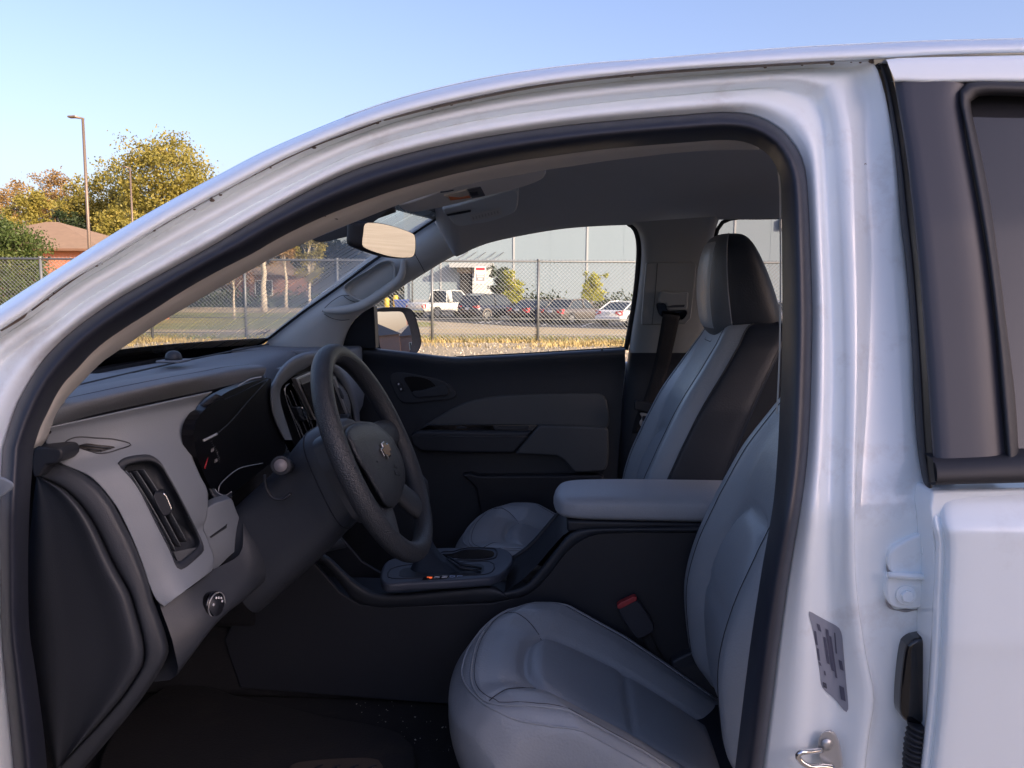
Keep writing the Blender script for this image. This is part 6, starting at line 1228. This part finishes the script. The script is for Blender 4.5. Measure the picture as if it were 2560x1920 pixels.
oh = slab('overhead_console', [U(x, y, ohY(y)) for x, y in ohc], (0, .01, .06), mat('overhead_plastic', (.62, .60, .57), .55, .05, 6), truck, bev=.010)
lens = slab('map_lamp', [U(x, y, ohY(y))-Vector((0, .001, .0025)) for x, y in cJ((1135, 515), (1290, 478), (1322, 528), (1175, 550))], (0, 0, .006), mat('lamp_lens', (.62, .55, .46), .25, .15, 40), oh, bev=.001)
slab('lens_glow_patch', [U(x, y, ohY(y))-Vector((0, .001, .0035)) for x, y in cJ((1165, 520), (1240, 528), (1308, 514), (1318, 527), (1250, 538), (1180, 545))], (0, 0, .003), mat('painted_amber_glow', (.65, .18, .05), .4, .2, 60), lens, bev=0)  # orange patch painting the warm light caught in the lens
swp = slab('switch_panel', [U(x, y, ohY(y))-Vector((0, .001, .002)) for x, y in cJ((1293, 476), (1386, 460), (1420, 522), (1326, 536))], (0, 0, .006), mat('switch_grey', (.10, .10, .11), .5), oh, bev=.002)
slab('rocker', [U(x, y, ohY(y))-Vector((0, .001, .0035)) for x, y in cJ((1310, 492), (1365, 487), (1375, 510), (1325, 516))], (0, 0, .004), m_darker, swp, bev=.001)
tube('console_gap', [U(x, y, ohY(y))-Vector((0, .0005, .0008)) for x, y in cr(cJ((1110, 497), (1150, 492), (1200, 482)), 8)], .0014, m_darker, oh, n=5)
vis = cr(cJ((1120, 622), (1200, 600), (1400, 545), (1640, 488), (1648, 540), (1632, 628), (1600, 652), (1500, 690), (1420, 712), (1345, 720), (1300, 730), (1240, 738), (1205, 722), (1160, 672)), 60, True)
def vY(y): return 2.14+(y-480)/90*.16
sv_ = slab('sun_visor', [U(x, y, vY(y)) for x, y in vis], (0, .012, .022), m_pillar, truck, bev=.007)
slab('visor_label', [U(x, y, vY(y))-Vector((0, .0035, .001)) for x, y in cJ((1308, 655), (1527, 600), (1534, 652), (1330, 700))], (0, .002, 0), m_paper, sv_, bev=0)
for k in range(9):
    x = 1330+21*k; y = 668-5.3*k; slab('label_print', [U(a, b, vY(b))-Vector((0, .0045, .001)) for a, b in cJ((x, y), (x+11, y-2), (x+15, y+17), (x+5, y+19))], (0, .0005, 0), mat('faint_print', (.38, .38, .36), .7), sv_, bev=0)
slab('visor_clip', [U(x, y, vY(y))-Vector((0, .006, .002)) for x, y in cJ((1150, 648), (1230, 632), (1320, 616), (1322, 630), (1250, 645), (1160, 660))], (0, .004, 0), m_darker, sv_, bev=.001)
# ================================================================== rear door, hinge pillar hardware, open driver door, outer body
bs_rows = [r[n01:] for r in (R_h1, R_m1, R_g2, R_r2, R_so)]
bsurf = Hit(*gridmesh(across([R_dl, R_h1, R_m1, R_g2, R_r2, R_so], 6)))
wl = cr([(2189, 162), (2208, 225), (2223, 306), (2237, 398), (2252, 560), (2264, 659), (2278, 840), (2286, 1021), (2296, 1144), (2322, 1267)], 60)
wr = cr([(2216, 150), (2234, 204), (2264, 369), (2282, 520), (2297, 659), (2312, 840), (2321, 960), (2332, 1151), (2342, 1240)], 60)
rd = slab('rear_door', [S(x, y, .012) for x, y in [(2330, 1228), (2900, 1212), (2900, 2100), (2330, 2100), (2332, 1600), (2338, 1420), (2334, 1320), (2326, 1270)]], (0, .05, 0), m_white, truck, bev=.004)
ws_ = loft('door_weatherstrip', [[S(*p, .062) for p in wl], [S(*p, .040) for p in lerp2(wl, wr, .12)], [S(*p, .026) for p in lerp2(wl, wr, .45)], [S(*p, .034) for p in lerp2(wl, wr, .75)], [S(*p, .055) for p in wr]], m_rubber, rd, k=3)
slab('strip_end', [S(*p, .030) for p in cQ((1690, 300), (1700, 268), (1770, 262), (1800, 275), (1790, 310), (1720, 320))], (0, .02, 0), m_rubber, rd, bev=.003)
# painted frame head
fh = [S(x, y, .002) for x, y in cr([(2214, 149), (2225, 147), (2560, 138), (3300, 128)], 40)]; fm = [S(x, y, -.004) for x, y in cr([(2224, 170), (2560, 168), (3300, 165)], 40)]; fb = [S(x, y, .000) for x, y in cr([(2236, 202), (2320, 205), (2440, 203), (2560, 204), (3300, 210)], 40)]
loft('frame_head', [[p+Vector((0, .03, 0)) for p in fh], fh, fm, fb, [p+Vector((0, .02, .004)) for p in fb]], m_white, rd, k=4)
al = cr([(2236, 202), (2250, 286), (2264, 369), (2282, 520), (2297, 659), (2312, 840), (2321, 960), (2334, 1156)], 50); ar_ = cr([(2424, 198), (2402, 232), (2410, 319), (2435, 456), (2464, 623), (2486, 804), (2501, 985), (2514, 1150)], 50)
m_app = mat('satin_black_applique', (.040, .040, .052), .42, .08, 3, dirt=((.07, .07, .08), .15, 6))
loft('pillar_applique', [[S(*p, .03) for p in al], [S(*p, .004) for p in lerp2(al, ar_, .03)], [S(*p, .0) for p in lerp2(al, ar_, .4)], [S(*p, .0) for p in lerp2(al, ar_, .8)], [S(*p, .006) for p in ar_]], m_app, rd, k=3)
wo = cr([(2516, 1150), (2501, 985), (2486, 804), (2464, 623), (2435, 456), (2410, 319), (2396, 240), (2399, 220), (2412, 206), (2440, 199), (2560, 201), (3300, 206)], 70); wi = cr([(2548, 1150), (2537, 985), (2515, 804), (2493, 630), (2472, 485), (2446, 355), (2427, 268), (2427, 254), (2434, 246), (2452, 240), (2560, 241), (3300, 246)], 70)
loft('window_seal', [[S(*p, .010) for p in wo], [S(*p, -.002) for p in lerp2(wo, wi, .15)], [S(*p, -.004) for p in lerp2(wo, wi, .5)], [S(*p, .004) for p in lerp2(wo, wi, .9)], [S(*p, .022) for p in wi], [S(*p, .04) for p in wi]], m_rubber, rd, k=3)
wg = lerp2(wo, wi, .7)
m_pg = mat('privacy_glass_outside', (.030, .030, .034), .04, .05, 3, spec=.6)
loft('rear_door_glass', [[S(*p, .030) for p in wg], [S(p[0]+(900-0)*.5 if p[0] < 2600 else p[0], max(p[1], 300), .030) for p in wg], [S(3400, max(300, p[1]), .030) for p in wg]], m_pg, rd, k=2)
bt = [S(x, y, -.004) for x, y in cr([(2334, 1152), (2560, 1141), (3300, 1120)], 30)]
bb = [S(x, y, -.010) for x, y in cr([(2338, 1212), (2560, 1206), (3300, 1190)], 30)]
bmid = [p.lerp(q, .45)+Vector((0, -.008, 0)) for p, q in zip(bt, bb)]
loft('belt_moulding', [[p+Vector((.0, .03, .003)) for p in bt], bt, bmid, bb, [p+Vector((0, .02, -.002)) for p in bb]], m_rubber, rd, k=3)
# door skin: shoulder, flat, rolled leading edge
ed = [(2334, 1222), (2324, 1248), (2321, 1274), (2327, 1313), (2334, 1348), (2334, 1420), (2330, 1504), (2327, 1590), (2316, 1764), (2299, 1920), (2290, 2000)]
def skin(dx, off): return [S(x+dx, y, off+o) for (x, y), o in zip(cr(ed, 60), np.interp(np.linspace(0, 1, 60), [0, .08, .13, .5, .55, 1], [.022, .010, .0, -.003, -.001, .008]))]
loft('door_skin', [skin(6, .05), skin(0, .030), skin(3, .014), skin(14, .006), skin(26, .009), skin(34, .001), skin(60, -.004), skin(180, -.006), skin(300, -.006), skin(800, 0)], m_white, rd, k=3)
# hinge plates with bolts
def bpt(c, lift): return [bsurf.at(x, y, lift) for x, y in c]
hg = slab('hinge', [S(x, y, .052) for x, y in cr(cI((748, 520), (745, 440), (765, 400), (800, 372), (930, 314), (1040, 312), (1040, 545), (770, 540)), 40, True)], (0, .02, 0), m_jamb, truck, bev=.003)
slab('hinge_leaf', [S(x, y, .050) for x, y in cr(cI((735, 560), (745, 545), (1040, 568), (1040, 670), (990, 700), (920, 738), (830, 744), (765, 732), (735, 690)), 40, True)], (0, .02, 0), m_jamb, hg, bev=.003)
m_faint = mat('jamb_grime_shade', (.30, .29, .30), .9, .3, 40)  # grime round the hinge, and its painted shadow line
tube('hinge_grime', [S(*p, .0595) for p in cr(cI((985, 306), (930, 308), (800, 366), (758, 400), (738, 450), (740, 545), (728, 600), (728, 690), (760, 740), (830, 752), (925, 745)), 50)], [.0014+.0008*math.sin(i*.9) for i in range(50)], m_faint, hg, n=5)
tube('painted_hinge_shadow', [S(*p, .0475) for p in cI((748, 560), (1010, 575))], .0012, m_faint, hg, n=5)  # thin grey tube painting the shade between the hinge plates
tube('hinge_knuckle', [S(*p, .046) for p in cI((740, 548), (1010, 562))], .0042, m_jamb, hg, n=10)
for (x, y) in ((838, 662), (985, 402)):
    c = S(*cI((x, y))[0], .049); V, Fc = disc_vf(c, (0, -1, .1), .0118, .003, 24); wsh = obj('bolt_washer', V, Fc, m_jamb, hg); bevel(wsh, .001)
    V, Fc = disc_vf(c+Vector((0, -.003, 0)), (0, -1, .1), .0078, .006, 6); bo_ = obj('bolt_head', V, Fc, m_jamb, hg); bevel(bo_, .0012)
bt_ = slab('wiring_boot', [S(x, y, .040) for x, y in cr(cI((850, 960), (870, 932), (905, 920), (1060, 918), (1060, 1300), (950, 1400), (900, 1432), (860, 1410), (820, 1370), (812, 1340), (820, 1150)), 40, True)], (0, .03, 0), m_gloss, truck, bev=.006)
pth = [S(*p, .035) for p in cr(cI((930, 1420), (915, 1480), (905, 1560), (900, 1640), (900, 1750)), 56)]
tube('boot_bellows', pth, [.013+.0035*math.sin(i*1.35) for i in range(56)], m_rubber, bt_, n=14)
sp_ = slab('door_striker', [S(*p, .050) for p in cr(cI((375, 1445), (410, 1452), (440, 1500), (458, 1570), (458, 1700), (400, 1700), (345, 1610), (332, 1530), (345, 1475)), 30, True)], (.004, .004, 0), m_silver, truck, bev=.0015)
tube('striker_loop', [S(*p, o) for p, o in zip(cr(cI((355, 1555), (290, 1565), (235, 1570), (218, 1590), (245, 1630), (290, 1650), (350, 1650), (420, 1655)), 30), np.interp(np.linspace(0, 1, 30), [0, .3, .6, 1], [.046, .03, .03, .046]))], .0036, m_chrome, sp_, n=10)
c = S(*cI((385, 1522))[0], .0485); V, Fc = disc_vf(c, (0, -1, 0), .0075, .0015, 16); obj('striker_screw', V, Fc, m_silver, sp_)
# certification label
lb = cr(cI((283, 756), (320, 775), (380, 808), (455, 852), (470, 885), (482, 1000), (495, 1150), (506, 1330), (497, 1338), (430, 1262), (357, 1192), (345, 1120), (325, 980), (300, 850)), 60, True)
P_ = bpt(lb, .0035); cc_ = sum(P_, Vector())/len(P_)
rg3 = [P_]+[bpt(shrink(lb, k), .0035) for k in (.85, .6, .3, .02)]
lab_ = loft('certification_label', rg3, mat('grey_foil_label', (.25, .265, .32), .45, .06, 20), truck, k=2, closed=True)
def lpr(x0, y0, x1, y1, w, m=m_ink):
    a = cI((x0, y0), (x1, y1)); c = cr(a, 6); loft('label_print', [bpt([(x-w, y-w*.5) for x, y in c], .0045), bpt([(x+w, y+w*.5) for x, y in c], .0045)], m, lab_, k=1)
m_fp = mat('label_ink', (.075, .078, .12), .6)
for a in ((318, 870, 328, 950, 2.6), (335, 830, 345, 870, 4), (333, 970, 341, 1040, 2.6), (343, 1050, 350, 1070, 2.2), (372, 905, 395, 1060, 3.2), (385, 860, 420, 1100, 3.6), (405, 900, 440, 1140, 2.6), (430, 880, 440, 1000, 1.6), (462, 1040, 472, 1095, 4.5), (372, 1100, 376, 1125, 2), (470, 1190, 480, 1270, 6)): lpr(*a, m_fp)
lpr(372, 1168, 376, 1198, 4.6, m_ink); lpr(371, 1174, 374, 1192, 2.4, m_fp)

# open driver door, swung well clear
DH = Vector((-.70, .985, 0)); DA = math.radians(72); du = Vector((math.cos(DA), -math.sin(DA), 0)); dn = Vector((-math.sin(DA), -math.cos(DA), 0))      # along the door, outwards
if dn.x > 0: dn = -dn
D = lambda u, t, z: DH+du*u+dn*t+Vector((0, 0, z))
dd = slab('driver_door', [D(u, .13, z) for u, z in ((.0, .42), (1.0, .40), (1.04, .8), (1.03, 1.12), (.02, 1.10), (-.02, .8))], -dn*.03, m_white, truck, bev=.01)
slab('door_trim', [D(u, .03, z) for u, z in ((.03, .44), (.98, .42), (1.0, 1.135), (.05, 1.115))], dn*.07, m_dark, dd, bev=.012)
slab('trim_insert', [D(u, .024, z) for u, z in ((.15, .86), (.9, .86), (.92, 1.03), (.35, 1.02))], dn*.02, m_dgrey, dd, bev=.006)
slab('door_armrest', [D(u, -.03, z) for u, z in ((.15, .78), (.9, .80), (.9, .86), (.15, .84))], dn*.06, m_dgrey, dd, bev=.012)
fr = [D(.02, .10, 1.10), D(.25, .125, 1.32), D(.55, .16, 1.52), D(.75, .18, 1.58), D(.92, .185, 1.57), D(1.0, .17, 1.50), D(1.02, .10, 1.12)]
tube('window_frame', cr(fr, 50), .022, m_rubber, dd, n=10)
obj('door_glass', [D(.10, .105, 1.10), D(.28, .13, 1.30), D(.55, .16, 1.50), D(.75, .18, 1.56), D(.9, .18, 1.55), D(.98, .16, 1.48), D(.99, .105, 1.12)], [tuple(range(7))], m_dg, dd, smooth=False)
slab('door_corner_trim', [U(*p, .94) for p in cP((-60, 235), (0, 245), (60, 262), (120, 295), (152, 325), (110, 370), (60, 405), (0, 440), (-60, 470))], (-.03, .02, 0), m_grey, dd, bev=.004)
# outer body out of frame
b_ = Bag()
ob = box('front_fender', (-1.95, -.74, .985, 1.10, .55, 1.12), m_white, truck, bev=.04)
box('bonnet', (-2.15, -1.16, 1.08, 2.81, .96, 1.06), m_white, truck, bev=.05); box('nose', (-2.28, -2.10, 1.02, 2.87, .45, 1.06), m_white, truck, bev=.06)
box('front_fender', (-1.95, -.74, 2.79, 2.905, .55, 1.12), m_white, truck, bev=.04)
box('sill', (-.72, 1.75, 1.0, 1.16, .34, .47), m_white, truck, bev=.03)
for nm, b in (('bed_side', (1.80, 3.35, 1.0, 1.10, .55, 1.15)), ('bed_side', (1.80, 3.35, 2.79, 2.89, .55, 1.15)), ('tailgate', (3.29, 3.37, 1.11, 2.78, .6, 1.15)), ('bed_floor', (1.80, 3.28, 1.11, 2.78, .62, .68))): box(nm, b, m_white, truck, bev=.02)
slab('passenger_door_skin', [Vector((x, 2.86, z)) for x, z in ((-.72, .45), (1.78, .45), (1.78, 1.13), (-.72, 1.10))], (0, .03, 0), m_white, truck, bev=.01)
slab('cab_back', [Vector((1.66, y, z)) for y, z in ((1.02, .5), (2.87, .5), (2.85, 1.16), (1.04, 1.16))], (.04, 0, 0), m_white, truck, bev=.01)
for y0, y1 in ((1.06, 1.24), (2.65, 2.83)): slab('rear_pillar', [Vector((1.62, y0, 1.14)), Vector((1.62, y1, 1.14)), Vector((1.56, y1-.06 if y0 > 2 else y1+.08, 1.66)), Vector((1.56, y0-.1 if y0 > 2 else y0+.14, 1.66))], (.06, 0, 0), m_head, truck, bev=.01)
slab('back_window_head', [Vector((1.57, y, z)) for y, z in ((1.2, 1.58), (2.69, 1.58), (2.66, 1.68), (1.23, 1.68))], (.05, 0, 0), m_head, truck, bev=0)
for x in (-1.55, 2.45):
    for y, s in ((1.03, 1), (2.86, -1)):
        c = Vector((x, y, .39)); tr_ = slab('wheel', [c+Vector((.39*math.cos(a), 0, .39*math.sin(a))) for a in np.linspace(0, 6.283, 36, endpoint=False)], (0, s*.24, 0), m_rubber, truck, bev=.03)
        slab('rim', [c+Vector((.23*math.cos(a), -s*.004, .23*math.sin(a))) for a in np.linspace(0, 6.283, 28, endpoint=False)], (0, s*.05, 0), m_rim, tr_, bev=.01)
